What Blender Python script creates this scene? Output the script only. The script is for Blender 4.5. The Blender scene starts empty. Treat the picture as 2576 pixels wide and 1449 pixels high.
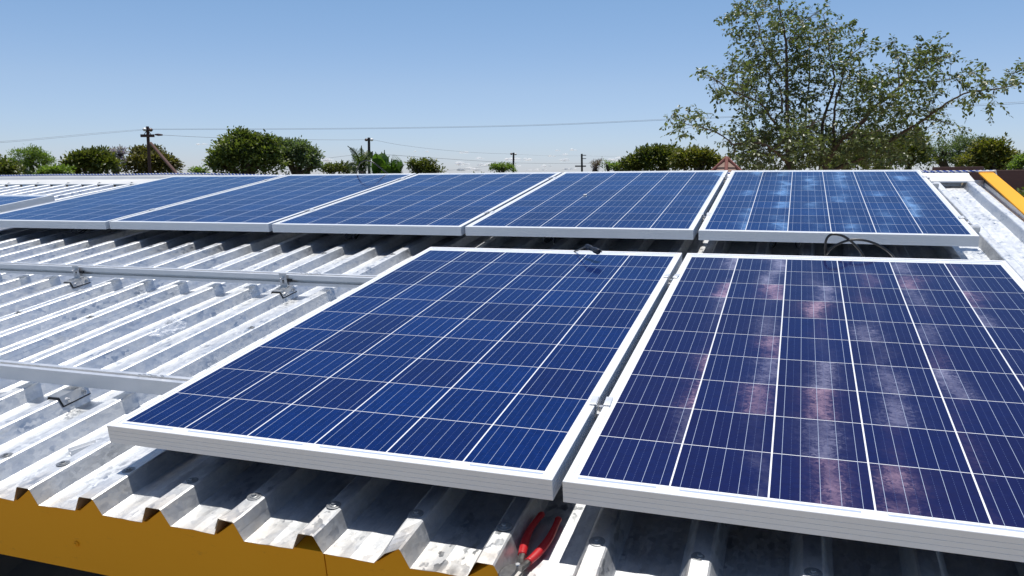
import bpy, bmesh, math, random
import numpy as np
from mathutils import Matrix, Vector

random.seed(7)
rng = np.random.default_rng(7)
scene = bpy.context.scene
COL = scene.collection

# ---------------------------------------------------------------- camera, world, sun, exposure
CAM_H = 3.5                      # eye height above the ground
PITCH = 0.13516924               # camera looks this far below the horizon
FPX = 2018.4                     # focal length in px of a 2576 px wide frame
cam_data = bpy.data.cameras.new("camera")
cam_data.sensor_width = 36.0
cam_data.lens = FPX / 2576.0 * 36.0
cam_data.clip_start = 0.05
cam_data.clip_end = 20000.0
cam = bpy.data.objects.new("camera", cam_data)
COL.objects.link(cam)
cam.location = (0, 0, CAM_H)
cam.rotation_euler = (math.pi / 2 - PITCH, 0, 0)
scene.camera = cam

# roof frame -> world: x along the eaves, y up the slope, z off the sheets
RM = Matrix(((0.94303156, 0.3277937, -0.05694528),
             (-0.33264424, 0.93217515, -0.14281912),
             (0.00626777, 0.15362545, 0.98810927)))
RC = Vector((1.372344, -1.18326648, 0.70381264))
ROOF = Matrix.Translation(Vector((0, 0, CAM_H)) - RM @ RC) @ RM.to_4x4()

SUN_DIR = (RM @ Vector((-0.005, 0.335, 1.0))).normalized()
world = bpy.data.worlds.new("World")
scene.world = world
world.use_nodes = True
wn = world.node_tree.nodes
wl = world.node_tree.links
sky = wn.new("ShaderNodeTexSky")
sky.sky_type = 'NISHITA'
sky.sun_disc = False
sky.sun_elevation = math.asin(SUN_DIR.z)
sky.sun_rotation = math.atan2(SUN_DIR.x, SUN_DIR.y)
sky.altitude = 1200
sky.air_density = 1.0
sky.dust_density = 0.6
sky.ozone_density = 2.0
# clearer, bluer air low down than the stock sky gives
wg = wn.new("ShaderNodeTexCoord")
wx = wn.new("ShaderNodeSeparateXYZ")
wr = wn.new("ShaderNodeValToRGB")
wm = wn.new("ShaderNodeMix"); wm.data_type = 'RGBA'; wm.blend_type = 'MULTIPLY'; wm.inputs[0].default_value = 1.0
wl.new(wg.outputs["Generated"], wx.inputs[0]); wl.new(wx.outputs[2], wr.inputs[0])
el = wr.color_ramp.elements
el.new(0.5); el.new(0.6)
for e, (p_, c_) in zip(el, ((0.0, (0.66, 0.69, 0.94)), (0.045, (0.73, 0.755, 0.93)), (0.11, (0.82, 0.82, 0.91)), (0.21, (0.79, 0.87, 0.93)))):
    e.position = p_; e.color = (*c_, 1)
wl.new(sky.outputs[0], wm.inputs[6]); wl.new(wr.outputs[0], wm.inputs[7])
wl.new(wm.outputs[2], wn["Background"].inputs[0])
wn["Background"].inputs[1].default_value = 0.13
sun_data = bpy.data.lights.new("sun", 'SUN')
sun_data.energy = 5.0
sun_data.angle = math.radians(0.5)
sun_data.color = (1.0, 0.955, 0.88)
sun = bpy.data.objects.new("sun", sun_data)
COL.objects.link(sun)
sun.rotation_euler = SUN_DIR.to_track_quat('Z', 'Y').to_euler()
sun.location = (0, 0, 30)
vs = scene.view_settings
vs.view_transform = 'Standard'
vs.look = 'None'
vs.exposure = 0.0
vs.gamma = 1.0


# ---------------------------------------------------------------- helpers
def at(px, py, depth):
    """world point seen at (px, py) of a 2576 x 1449 picture, `depth` metres ahead"""
    x = (px - 1288.0) / FPX * depth
    y = (724.5 - py) / FPX * depth
    c, s = math.cos(PITCH), math.sin(PITCH)
    return Vector((x, depth * c + y * s, CAM_H - depth * s + y * c))


def tag(o, label=None, cat=None, group=None, kind=None):
    if label: o["label"] = label
    if cat: o["category"] = cat
    if group: o["group"] = group
    if kind: o["kind"] = kind
    return o


def empty(name, label, cat, group=None, mat=None, loc=None):
    o = bpy.data.objects.new(name, None)
    COL.objects.link(o)
    o.empty_display_size = 0.1
    if mat is not None: o.matrix_world = mat
    if loc is not None: o.location = loc
    return tag(o, label, cat, group)


def obj(name, verts, faces, mat, parent=None, smooth=False, matrix=None, face_mats=None):
    me = bpy.data.meshes.new(name)
    me.from_pydata([tuple(v) for v in verts], [], [tuple(f) for f in faces])
    mats = mat if isinstance(mat, (list, tuple)) else [mat]
    for m in mats: me.materials.append(m)
    if face_mats is not None:
        me.polygons.foreach_set("material_index", face_mats)
    if smooth:
        me.polygons.foreach_set("use_smooth", [True] * len(me.polygons))
    me.update()
    o = bpy.data.objects.new(name, me)
    COL.objects.link(o)
    if parent is not None: o.parent = parent
    if matrix is not None: o.matrix_local = matrix
    return o


class MB:
    """collects simple shapes, then links them as one mesh"""
    def __init__(self):
        self.v, self.f, self.m = [], [], []

    def add(self, v, f, mi=0):
        n = len(self.v)
        self.v += [tuple(p) for p in v]
        self.f += [tuple(i + n for i in q) for q in f]
        self.m += [mi] * len(f)
        return self

    def box(self, a, b, mi=0, mat=None, bev=0.0):
        (x0, y0, z0), (x1, y1, z1) = a, b
        if bev > 0:
            bm = bmesh.new()
            bmesh.ops.create_cube(bm, size=1.0)
            for v in bm.verts:
                v.co = Vector(((x0 + x1) / 2 + v.co.x * (x1 - x0), (y0 + y1) / 2 + v.co.y * (y1 - y0), (z0 + z1) / 2 + v.co.z * (z1 - z0)))
            bmesh.ops.bevel(bm, geom=list(bm.edges), offset=bev, segments=2, affect='EDGES', profile=0.5)
            bm.verts.index_update()
            vv = [v.co.copy() for v in bm.verts]
            ff = [[v.index for v in f.verts] for f in bm.faces]
            bm.free()
        else:
            vv = [Vector(p) for p in ((x0, y0, z0), (x1, y0, z0), (x1, y1, z0), (x0, y1, z0), (x0, y0, z1), (x1, y0, z1), (x1, y1, z1), (x0, y1, z1))]
            ff = [(0, 3, 2, 1), (4, 5, 6, 7), (0, 1, 5, 4), (1, 2, 6, 5), (2, 3, 7, 6), (3, 0, 4, 7)]
        if mat is not None: vv = [mat @ p for p in vv]
        return self.add(vv, ff, mi)

    def tube(self, pts, rad, n=8, mi=0, cap=True, squash=1.0):
        pts = [Vector(p) for p in pts]
        if not isinstance(rad, (list, tuple)): rad = [rad] * len(pts)
        v, f = [], []
        up = Vector((0, 0, 1))
        u = None
        for i, p in enumerate(pts):
            t = (pts[min(i + 1, len(pts) - 1)] - pts[max(i - 1, 0)])
            if t.length < 1e-9: t = Vector((0, 0, 1))
            t.normalize()
            if u is None:
                u = t.cross(up)
                if u.length < 1e-3: u = t.cross(Vector((1, 0, 0)))
            u = (u - t * u.dot(t)).normalized()
            w = t.cross(u)
            for k in range(n):
                a = 2 * math.pi * k / n
                v.append(p + u * (math.cos(a) * rad[i]) + w * (math.sin(a) * rad[i] * squash))
        for i in range(len(pts) - 1):
            for k in range(n):
                f.append((i * n + k, i * n + (k + 1) % n, (i + 1) * n + (k + 1) % n, (i + 1) * n + k))
        if cap:
            f.append(tuple(range(n - 1, -1, -1)))
            f.append(tuple((len(pts) - 1) * n + k for k in range(n)))
        return self.add(v, f, mi)

    def prism(self, prof, axis, a, b, mi=0, cap=True):
        """closed 2-D profile swept from a to b along axis 'x' or 'y'"""
        n = len(prof)
        mk = (lambda q, t: (t, q[0], q[1])) if axis == 'x' else (lambda q, t: (q[0], t, q[1]))
        v = [mk(q, a) for q in prof] + [mk(q, b) for q in prof]
        f = [(i, (i + 1) % n, n + (i + 1) % n, n + i) for i in range(n)]
        if cap: f += [tuple(range(n - 1, -1, -1)), tuple(range(n, 2 * n))]
        return self.add(v, f, mi)

    def disc(self, c, r, h, n=16, mi=0, mat=None):
        v, f = [], []
        for z, rr in ((0, r), (h * 0.7, r), (h, r * 0.86)):
            for k in range(n):
                a = 2 * math.pi * k / n
                v.append(Vector((c[0] + math.cos(a) * rr, c[1] + math.sin(a) * rr, c[2] + z)))
        for i in range(2):
            for k in range(n): f.append((i * n + k, i * n + (k + 1) % n, (i + 1) * n + (k + 1) % n, (i + 1) * n + k))
        f.append(tuple(range(2 * n, 3 * n)))
        f.append(tuple(range(n - 1, -1, -1)))
        if mat is not None: v = [mat @ p for p in v]
        return self.add(v, f, mi)

    def build(self, name, mat, parent=None, smooth=False, matrix=None):
        return obj(name, self.v, self.f, mat, parent, smooth, matrix, self.m)


def smooth_path(pts, n=6):
    """Catmull-Rom through the points"""
    P = [Vector(p) for p in pts]
    P = [P[0] * 2 - P[1]] + P + [P[-1] * 2 - P[-2]]
    out = []
    for i in range(1, len(P) - 2):
        for k in range(n):
            t = k / n
            a, b, c, d = P[i - 1], P[i], P[i + 1], P[i + 2]
            out.append(0.5 * ((2 * b) + (c - a) * t + (2 * a - 5 * b + 4 * c - d) * t * t + (3 * b - a - 3 * c + d) * t ** 3))
    out.append(P[-2])
    return out


# ---------------------------------------------------------------- materials
class NT:
    def __init__(self, name):
        self.mat = bpy.data.materials.new(name)
        self.mat.use_nodes = True
        self.t = self.mat.node_tree
        self.b = self.t.nodes["Principled BSDF"]
        self.out = self.t.nodes["Material Output"]

    def n(self, typ, **kw):
        nd = self.t.nodes.new(typ)
        for k, v in kw.items(): setattr(nd, k, v)
        return nd

    def put(self, sock, v):
        if isinstance(v, bpy.types.NodeSocket): self.t.links.new(v, sock)
        else: sock.default_value = v

    def m(self, op, a, b=None, c=None, clamp=False):
        nd = self.n("ShaderNodeMath", operation=op)
        nd.use_clamp = clamp
        self.put(nd.inputs[0], a)
        if b is not None: self.put(nd.inputs[1], b)
        if c is not None: self.put(nd.inputs[2], c)
        return nd.outputs[0]

    def vm(self, op, a, b=None, scale=None):
        nd = self.n("ShaderNodeVectorMath", operation=op)
        self.put(nd.inputs[0], a)
        if b is not None: self.put(nd.inputs[1], b)
        if scale is not None: self.put(nd.inputs[3], scale)
        return nd.outputs[0]

    def obj(self):
        return self.n("ShaderNodeTexCoord").outputs["Object"]

    def xyz(self, v):
        nd = self.n("ShaderNodeSeparateXYZ")
        self.put(nd.inputs[0], v)
        return nd.outputs

    def comb(self, x, y, z):
        nd = self.n("ShaderNodeCombineXYZ")
        for i, q in enumerate((x, y, z)): self.put(nd.inputs[i], q)
        return nd.outputs[0]

    def noise(self, vec, scale, detail=3.0, rough=0.55):
        nd = self.n("ShaderNodeTexNoise")
        if vec is not None: self.put(nd.inputs["Vector"], vec)
        nd.inputs["Scale"].default_value = scale
        nd.inputs["Detail"].default_value = detail
        nd.inputs["Roughness"].default_value = rough
        return nd

    def vor(self, vec, scale, rnd=1.0):
        nd = self.n("ShaderNodeTexVoronoi")
        if vec is not None: self.put(nd.inputs["Vector"], vec)
        nd.inputs["Scale"].default_value = scale
        nd.inputs["Randomness"].default_value = rnd
        return nd

    def ramp(self, f, stops):
        nd = self.n("ShaderNodeValToRGB")
        self.put(nd.inputs[0], f)
        el = nd.color_ramp.elements
        while len(el) < len(stops): el.new(0.5)
        for e, (p, c) in zip(el, stops):
            e.position = p
            e.color = (c[0], c[1], c[2], 1) if hasattr(c, '__len__') else (c, c, c, 1)
        return nd.outputs[0]

    def mix(self, f, a, b, typ='MIX'):
        nd = self.n("ShaderNodeMix", data_type='RGBA', blend_type=typ)
        self.put(nd.inputs[0], f)
        for s, v in ((nd.inputs[6], a), (nd.inputs[7], b)):
            if not isinstance(v, bpy.types.NodeSocket): v = (v[0], v[1], v[2], 1)
            self.put(s, v)
        return nd.outputs[2]

    def bump(self, h, strength=0.3, dist=0.01, normal=None):
        nd = self.n("ShaderNodeBump")
        nd.inputs["Strength"].default_value = strength
        nd.inputs["Distance"].default_value = dist
        self.put(nd.inputs["Height"], h)
        if normal is not None: self.put(nd.inputs["Normal"], normal)
        return nd.outputs[0]

    def tilt(self, colvec, amount):
        """surface normal leaned by a random vector (0..1 each)"""
        g = self.n("ShaderNodeNewGeometry").outputs["Normal"]
        c = self.vm('SUBTRACT', colvec, (0.5, 0.5, 0.5))
        c = self.vm('SCALE', c, scale=amount)
        return self.vm('NORMALIZE', self.vm('ADD', g, c))

    def set(self, **kw):
        names = {'color': 'Base Color', 'metal': 'Metallic', 'rough': 'Roughness', 'normal': 'Normal', 'spec': 'Specular IOR Level',
                 'alpha': 'Alpha', 'coat': 'Coat Weight', 'coat_rough': 'Coat Roughness', 'aniso': 'Anisotropic', 'trans': 'Transmission Weight', 'ior': 'IOR'}
        for k, v in kw.items():
            if k == 'color' and not isinstance(v, bpy.types.NodeSocket): v = (v[0], v[1], v[2], 1)
            self.put(self.b.inputs[names[k]], v)
        return self


def plain(name, color, rough=0.5, metal=0.0, var=0.12, scale=30.0, bump=0.0):
    t = NT(name)
    o = t.obj()
    nz = t.noise(o, scale, 4)
    f = nz.outputs[0]
    c = t.mix(f, [q * (1 - var) for q in color], [min(1, q * (1 + var)) for q in color])
    t.set(color=c, metal=metal, rough=t.m('MULTIPLY_ADD', f, 0.2, rough - 0.1))
    if bump: t.set(normal=t.bump(f, bump, 0.004))
    return t.mat


def galvanised():
    t = NT("galvanised_steel")
    o = t.obj()
    warp = t.vm('SCALE', t.vm('SUBTRACT', t.noise(o, 70, 2).outputs["Color"], (0.5, 0.5, 0.5)), scale=0.016)
    p = t.vm('MULTIPLY', t.vm('ADD', o, warp), (1.0, 0.55, 1.0))
    v = t.vor(p, 105)
    v2 = t.vor(p, 240)
    r1 = t.xyz(v.outputs["Color"])
    r2 = t.xyz(v2.outputs["Color"])
    big = t.noise(o, 2.2, 3, 0.6).outputs[0]
    mid = t.noise(o, 9.0, 4, 0.6).outputs[0]
    # dark spangles gather in clusters
    clus = t.ramp(t.noise(t.vm('MULTIPLY', o, (1, 0.6, 1)), 11, 4, 0.65).outputs[0], [(0.50, 0.0), (0.66, 1.0)])
    isdark = t.m('MULTIPLY', t.m('LESS_THAN', r1[0], 0.30), clus)
    shade = t.mix(r2[1], (0.69, 0.71, 0.735), (0.76, 0.77, 0.775))
    shade = t.mix(r1[2], shade, t.mix(1.0, shade, (0.90, 0.905, 0.91), 'MULTIPLY'))
    col = t.mix(t.m('MULTIPLY', isdark, 0.58), shade, (0.36, 0.40, 0.45))
    streak = t.ramp(t.noise(t.vm('MULTIPLY', o, (1.0, 0.05, 1.0)), 70, 4, 0.6).outputs[0], [(0.45, 1.0), (0.75, 0.88)])
    col = t.mix(1.0, col, streak, 'MULTIPLY')
    bloom = t.ramp(t.m('ADD', t.m('MULTIPLY', big, 0.6), t.m('MULTIPLY', mid, 0.4)), [(0.42, 0.0), (0.62, 1.0)])
    dust = t.ramp(t.noise(t.vm('MULTIPLY', o, (1, 0.3, 1)), 26, 5, 0.65).outputs[0], [(0.58, 0.0), (0.80, 0.35)])
    col = t.mix(dust, col, (0.58, 0.51, 0.40))
    yy = t.xyz(o)[1]
    edge = t.ramp(t.m('ADD', t.m('MULTIPLY', yy, -4.0), t.m('MULTIPLY', t.noise(o, 18, 4).outputs[0], 0.7)), [(0.55, 0.0), (0.95, 0.55)])
    col = t.mix(edge, col, (0.60, 0.50, 0.38))
    met = t.m('MULTIPLY_ADD', bloom, -0.10, 0.95)
    ro = t.m('ADD', t.m('MULTIPLY_ADD', bloom, 0.05, 0.415), t.m('MULTIPLY', r1[1], 0.12))
    ro = t.m('SUBTRACT', ro, t.m('MULTIPLY', isdark, 0.16))
    t.set(color=col, metal=met, rough=ro, normal=t.bump(mid, 0.05, 0.01, t.tilt(v.outputs["Color"], 0.115)))
    return t.mat


def cell_material():
    t = NT("solar_cells_under_glass")
    o = t.obj()
    x, y, z = t.xyz(o)
    CW, GX, GY = 0.1555, 0.0029, 0.0016
    mx, my = 0.022, 0.030
    px, py = CW + GX, CW + GY
    u = t.m('DIVIDE', t.m('SUBTRACT', x, mx), px)
    v = t.m('DIVIDE', t.m('SUBTRACT', y, my), py)
    iu, iv = t.m('FLOOR', u), t.m('FLOOR', v)
    fu, fv = t.m('SUBTRACT', u, iu), t.m('SUBTRACT', v, iv)
    inu = t.m('MULTIPLY', t.m('GREATER_THAN', u, 0.0), t.m('LESS_THAN', u, 6.0 - GX / px))
    inv = t.m('MULTIPLY', t.m('GREATER_THAN', v, 0.0), t.m('LESS_THAN', v, 10.0 - GY / py))
    cell = t.m('MULTIPLY', t.m('LESS_THAN', fu, CW / px), t.m('LESS_THAN', fv, CW / py))
    cell = t.m('MULTIPLY', cell, t.m('MULTIPLY', inu, inv))
    cell = t.m('MULTIPLY', cell, 1.0)
    # five silver busbars per column, running the whole length
    b = t.m('FRACT', t.m('MULTIPLY', fu, 5.0 * px / CW))
    bus = t.m('LESS_THAN', t.m('ABSOLUTE', t.m('SUBTRACT', b, 0.5)), 0.012)
    bus = t.m('MULTIPLY', bus, t.m('LESS_THAN', fu, CW / px))
    bus = t.m('MULTIPLY', bus, t.m('MULTIPLY', inu, t.m('MULTIPLY', t.m('GREATER_THAN', v, -0.055), t.m('LESS_THAN', v, 10.08))))
    dots = t.m('LESS_THAN', t.m('ABSOLUTE', t.m('SUBTRACT', t.m('FRACT', t.m('ADD', b, 0.5)), 0.5)), 0.008)
    dots = t.m('MULTIPLY', dots, t.m('GREATER_THAN', t.m('FRACT', t.m('MULTIPLY', y, 160.0)), 0.5))
    dots = t.m('MULTIPLY', dots, t.m('MULTIPLY', cell, t.m('MULTIPLY', t.m('GREATER_THAN', fu, 0.03), t.m('LESS_THAN', fu, 0.95))))
    # collector ribbons joining pairs of columns in the lower and upper margin
    pair = t.m('FRACT', t.m('MULTIPLY', t.m('ADD', u, 1.0), 0.5))
    rib = t.m('MULTIPLY', t.m('GREATER_THAN', pair, 0.05), t.m('LESS_THAN', pair, 0.93))
    d1 = t.m('ABSOLUTE', t.m('SUBTRACT', y, 0.0205))
    d2 = t.m('ABSOLUTE', t.m('SUBTRACT', y, 1.6205))
    rib = t.m('MULTIPLY', rib, t.m('LESS_THAN', t.m('MINIMUM', d1, d2), 0.0028))
    rib = t.m('MULTIPLY', rib, inu)
    metal = t.m('MAXIMUM', bus, rib)
    # per-cell tone and the fine crystal grain
    oi = t.n("ShaderNodeObjectInfo")
    seed = t.m('MULTIPLY', oi.outputs["Random"], 91.0)
    wnz = t.n("ShaderNodeTexWhiteNoise", noise_dimensions='3D')
    t.put(wnz.inputs["Vector"], t.comb(iu, iv, seed))
    cr = t.xyz(wnz.outputs["Color"])
    shift = t.comb(t.m('MULTIPLY', cr[0], 7.0), t.m('MULTIPLY', cr[1], 7.0), t.m('MULTIPLY', cr[2], 7.0))
    q = t.vm('ADD', o, shift)
    warp = t.vm('SCALE', t.vm('SUBTRACT', t.noise(q, 60, 2).outputs["Color"], (0.5, 0.5, 0.5)), scale=0.02)
    q = t.vm('MULTIPLY', t.vm('ADD', q, warp), (1.0, 1.0, 1.0))
    g = t.vor(t.vm('MULTIPLY', q, (0.8, 1.25, 1.0)), 125)
    g2 = t.vor(q, 260)
    gr = t.xyz(g.outputs["Color"])
    base = t.mix(cr[0], (0.0011, 0.0138, 0.092), (0.0034, 0.0088, 0.064))
    base = t.mix(t.m('MULTIPLY', t.m('POWER', cr[1], 3.0), 0.8), base, (0.0010, 0.021, 0.125))
    soft = t.noise(q, 14, 3).outputs[0]
    base = t.mix(t.m('MULTIPLY', soft, 0.35), base, (0.0026, 0.013, 0.090))
    base = t.mix(1.0, base, t.ramp(gr[2], [(0, 0.85), (1, 1.15)]), 'MULTIPLY')
    base = t.mix(t.m('SUBTRACT', 1.0, oi.outputs["Alpha"]), base, t.mix(1.0, t.mix(0.55, base, (0.0105, 0.0085, 0.052)), (1.0, 0.9, 0.9), 'MULTIPLY'))
    cellbsdf = t.n("ShaderNodeBsdfPrincipled")
    t.put(cellbsdf.inputs["Base Color"], base)
    cellbsdf.inputs["Roughness"].default_value = 0.5
    cellbsdf.inputs["Specular IOR Level"].default_value = 0.02
    # etched crystal faces throw a coloured glint towards the sun's azimuth
    gl = t.n("ShaderNodeBsdfAnisotropic")
    gl.distribution = 'GGX'
    tone = t.mix(t.m('MULTIPLY', t.m('GREATER_THAN', cr[2], 0.62), t.m('MULTIPLY', t.m('SUBTRACT', 1.0, oi.outputs["Alpha"]), 0.8)), oi.outputs["Color"], (0.52, 0.33, 0.40))
    t.put(gl.inputs["Color"], tone)
    gl.inputs["Roughness"].default_value = 0.30
    # every wafer bows a little across its width, so the sun catches one strip of it
    bow = t.m('MULTIPLY_ADD', t.m('SUBTRACT', fu, 0.60), 0.21, -0.025)
    wob = t.noise(t.vm('ADD', o, t.comb(seed, 0.0, 0.0)), 5.0, 3).outputs[0]
    bow = t.m('ADD', bow, t.m('MULTIPLY', t.m('SUBTRACT', wob, 0.5), 0.16))
    fine = t.vm('ADD', t.vm('SCALE', g.outputs["Color"], scale=0.55), t.vm('SCALE', g2.outputs["Color"], scale=0.45))
    lean = t.vm('MULTIPLY', t.vm('SUBTRACT', fine, (0.5, 0.5, 0.5)), (0.06, 0.60, 0.0))
    lean = t.vm('ADD', lean, t.vm('MULTIPLY', t.vm('SUBTRACT', wnz.outputs["Color"], (0.5, 0.5, 0.5)), (0.050, 0.26, 0.0)))
    lean = t.vm('ADD', lean, t.comb(bow, -0.42, 0.0))
    vt = t.n("ShaderNodeVectorTransform", vector_type='VECTOR', convert_from='OBJECT', convert_to='WORLD')
    t.put(vt.inputs[0], lean)
    ng = t.n("ShaderNodeNewGeometry").outputs["Normal"]
    t.put(gl.inputs["Normal"], t.vm('NORMALIZE', t.vm('ADD', ng, vt.outputs[0])))
    gl.inputs["Roughness"].default_value = 0.40
    gl.inputs["Anisotropy"].default_value = 0.76
    vt2 = t.n("ShaderNodeVectorTransform", vector_type='VECTOR', convert_from='OBJECT', convert_to='WORLD')
    vt2.inputs[0].default_value = (1, 0, 0)
    t.put(gl.inputs["Tangent"], vt2.outputs[0])
    ms = t.n("ShaderNodeMixShader")
    t.put(ms.inputs[0], t.ramp(t.m('FRACT', t.m('MULTIPLY', t.m('ADD', cr[0], cr[2]), 3.7)), [(0.35, 0.003), (0.97, 0.042)]))
    mixsock = ms.inputs[0].links[0].from_socket
    cloudy = t.ramp(t.noise(t.vm('ADD', o, t.comb(0.0, seed, 0.0)), 8.0, 4, 0.6).outputs[0], [(0.34, 0.15), (0.66, 1.5)])
    t.put(ms.inputs[0], t.m('MULTIPLY', mixsock, cloudy))
    t.t.links.new(cellbsdf.outputs[0], ms.inputs[1])
    t.t.links.new(gl.outputs[0], ms.inputs[2])
    white = t.n("ShaderNodeBsdfPrincipled")
    wc = t.mix(metal, (0.78, 0.79, 0.80), (0.36, 0.42, 0.54))
    wc = t.mix(dots, wc, (0.05, 0.08, 0.20))
    t.put(white.inputs["Base Color"], wc)
    white.inputs["Roughness"].default_value = 0.5
    fac = t.m('MULTIPLY', cell, t.m('SUBTRACT', 1.0, t.m('MAXIMUM', metal, dots)))
    m2 = t.n("ShaderNodeMixShader")
    t.put(m2.inputs[0], fac)
    t.t.links.new(white.outputs[0], m2.inputs[1])
    t.t.links.new(ms.outputs[0], m2.inputs[2])
    # the cover glass
    fr = t.n("ShaderNodeFresnel")
    fr.inputs["IOR"].default_value = 1.27
    glass = t.n("ShaderNodeBsdfGlossy")
    glass.inputs["Color"].default_value = (0.70, 0.88, 1.0, 1)   # blue anti-reflective coating
    dustn = t.noise(o, 6, 4).outputs[0]
    t.put(glass.inputs["Roughness"], t.m('MULTIPLY_ADD', dustn, 0.08, 0.05))
    m3 = t.n("ShaderNodeMixShader")
    t.put(m3.inputs[0], t.m('MULTIPLY', fr.outputs[0], 0.84))
    t.t.links.new(m2.outputs[0], m3.inputs[1])
    t.t.links.new(glass.outputs[0], m3.inputs[2])
    t.t.links.new(m3.outputs[0], t.out.inputs[0])
    return t.mat


def leaf_material(name, c1, c2, rough=0.45, trans=0.25, spec=0.4):
    t = NT(name)
    gi = t.n("ShaderNodeNewGeometry").outputs["Random Per Island"]
    c = t.mix(gi, c1, c2)
    nz = t.noise(t.obj(), 1.3, 3).outputs[0]
    c = t.mix(1.0, c, t.ramp(nz, [(0.3, 0.75), (0.7, 1.25)]), 'MULTIPLY')
    t.set(color=c, rough=rough, spec=spec)
    tr = t.n("ShaderNodeBsdfTranslucent")
    t.put(tr.inputs[0], t.mix(1.0, c, (1.3, 1.5, 0.5), 'MULTIPLY'))
    ms = t.n("ShaderNodeMixShader")
    ms.inputs[0].default_value = trans
    t.t.links.new(t.b.outputs[0], ms.inputs[1])
    t.t.links.new(tr.outputs[0], ms.inputs[2])
    t.t.links.new(ms.outputs[0], t.out.inputs[0])
    return t.mat


def yellow_paint():
    t = NT("yellow_paint")
    o = t.obj()
    n1 = t.noise(t.vm('MULTIPLY', o, (1, 1, 0.6)), 3.0, 5, 0.6).outputs[0]
    n2 = t.noise(t.vm('MULTIPLY', o, (0.5, 1, 2.0)), 30.0, 5, 0.7).outputs[0]
    c = t.mix(n1, (0.78, 0.340, 0.009), (0.84, 0.39, 0.015))
    c = t.mix(t.ramp(n2, [(0.64, 0.0), (0.76, 0.45)]), c, (0.40, 0.18, 0.03))
    t.set(color=c, rough=0.6, spec=0.25, normal=t.bump(n2, 0.10, 0.003))
    return t.mat


def wood_paint():
    t = NT("dark_stained_timber")
    o = t.obj()
    n = t.noise(t.vm('MULTIPLY', o, (0.6, 6, 8)), 6, 5, 0.7).outputs[0]
    t.set(color=t.mix(n, (0.06, 0.024, 0.017), (0.14, 0.058, 0.042)), rough=0.6, normal=t.bump(n, 0.3, 0.01))
    return t.mat


M = {}
M['galv'] = galvanised()
M['cell'] = cell_material()
M['frame'] = plain("silver_anodised_frame", (0.76, 0.765, 0.77), 0.42, 0.08, 0.03, 60)
M['alu'] = plain("mill_aluminium", (0.78, 0.785, 0.79), 0.42, 0.78, 0.05, 25)
M['steel'] = plain("stainless_steel", (0.62, 0.62, 0.62), 0.36, 0.92, 0.03, 30)
M['rubber'] = plain("black_rubber", (0.012, 0.012, 0.013), 0.6, 0, 0.2)
M['cable'] = plain("black_cable", (0.012, 0.012, 0.014), 0.35, 0, 0.2)
M['plastic'] = plain("black_connector_plastic", (0.013, 0.015, 0.022), 0.35, 0, 0.2)
M['yellow'] = yellow_paint()
M['timber'] = wood_paint()
M['red'] = plain("red_grip", (0.42, 0.010, 0.014), 0.42, 0, 0.1)
M['toolsteel'] = plain("dark_tool_steel", (0.16, 0.155, 0.15), 0.38, 0.85, 0.25, 120)
M['screw'] = plain("dull_zinc_screw", (0.26, 0.27, 0.28), 0.42, 0.6, 0.2, 90)
M['flash'] = plain("zincalume_flashing", (0.72, 0.715, 0.69), 0.46, 0.35, 0.07, 4)
M['wall'] = plain("dark_wall", (0.05, 0.045, 0.042), 0.8, 0, 0.3, 3)
M['rafter'] = plain("old_rafter_timber", (0.36, 0.24, 0.14), 0.75, 0, 0.4, 8)
M['ropew'] = plain("white_rope_strand", (0.78, 0.78, 0.80), 0.8, 0, 0.1)
M['ropeb'] = plain("blue_rope_strand", (0.03, 0.09, 0.42), 0.8, 0, 0.2)
M['bark'] = plain("bark", (0.085, 0.060, 0.045), 0.85, 0, 0.4, 18, 0.5)
M['polewood'] = plain("weathered_pole_timber", (0.085, 0.040, 0.030), 0.8, 0, 0.35, 6, 0.4)
M['darkpole'] = plain("tarred_pole_timber", (0.035, 0.030, 0.028), 0.8, 0, 0.3, 6)
M['porcelain'] = plain("white_porcelain", (0.75, 0.74, 0.72), 0.25, 0, 0.05)
M['brownpot'] = plain("brown_porcelain", (0.10, 0.06, 0.05), 0.3, 0, 0.1)
M['wire'] = plain("grey_wire", (0.30, 0.31, 0.33), 0.6, 0.2, 0.1)
M['tile'] = plain("terracotta_roof_tile", (0.27, 0.17, 0.13), 0.75, 0, 0.4, 9, 0.3)
M['tileridge'] = plain("dark_ridge_tile", (0.20, 0.06, 0.045), 0.7, 0, 0.3, 8)


def soil():
    t = NT("dry_soil")
    o = t.obj()
    n = t.noise(o, 0.25, 6, 0.6).outputs[0]
    n2 = t.noise(o, 6, 5, 0.6).outputs[0]
    c = t.mix(n, (0.42, 0.33, 0.22), (0.30, 0.24, 0.13))
    c = t.mix(t.m('MULTIPLY', n2, 0.5), c, (0.42, 0.34, 0.24))
    # bare swept yard round the building, dry grass farther out
    ln = t.n("ShaderNodeVectorMath", operation='LENGTH'); t.put(ln.inputs[0], o)
    far = t.ramp(t.m('ADD', t.m('MULTIPLY', ln.outputs[1], 0.025), t.m('MULTIPLY', n, 0.5)), [(0.62, 0.0), (0.85, 1.0)])
    c = t.mix(far, c, t.mix(n2, (0.055, 0.070, 0.025), (0.15, 0.125, 0.06)))
    t.set(color=c, rough=0.9, normal=t.bump(n2, 0.4, 0.03))
    return t.mat


M['soil'] = soil()

# ---------------------------------------------------------------- ground
g = obj("ground", [(-6000, -6000, 0), (6000, -6000, 0), (6000, 6000, 0), (-6000, 6000, 0)], [(0, 1, 2, 3)], M['soil'])
tag(g, kind="structure")

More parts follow.
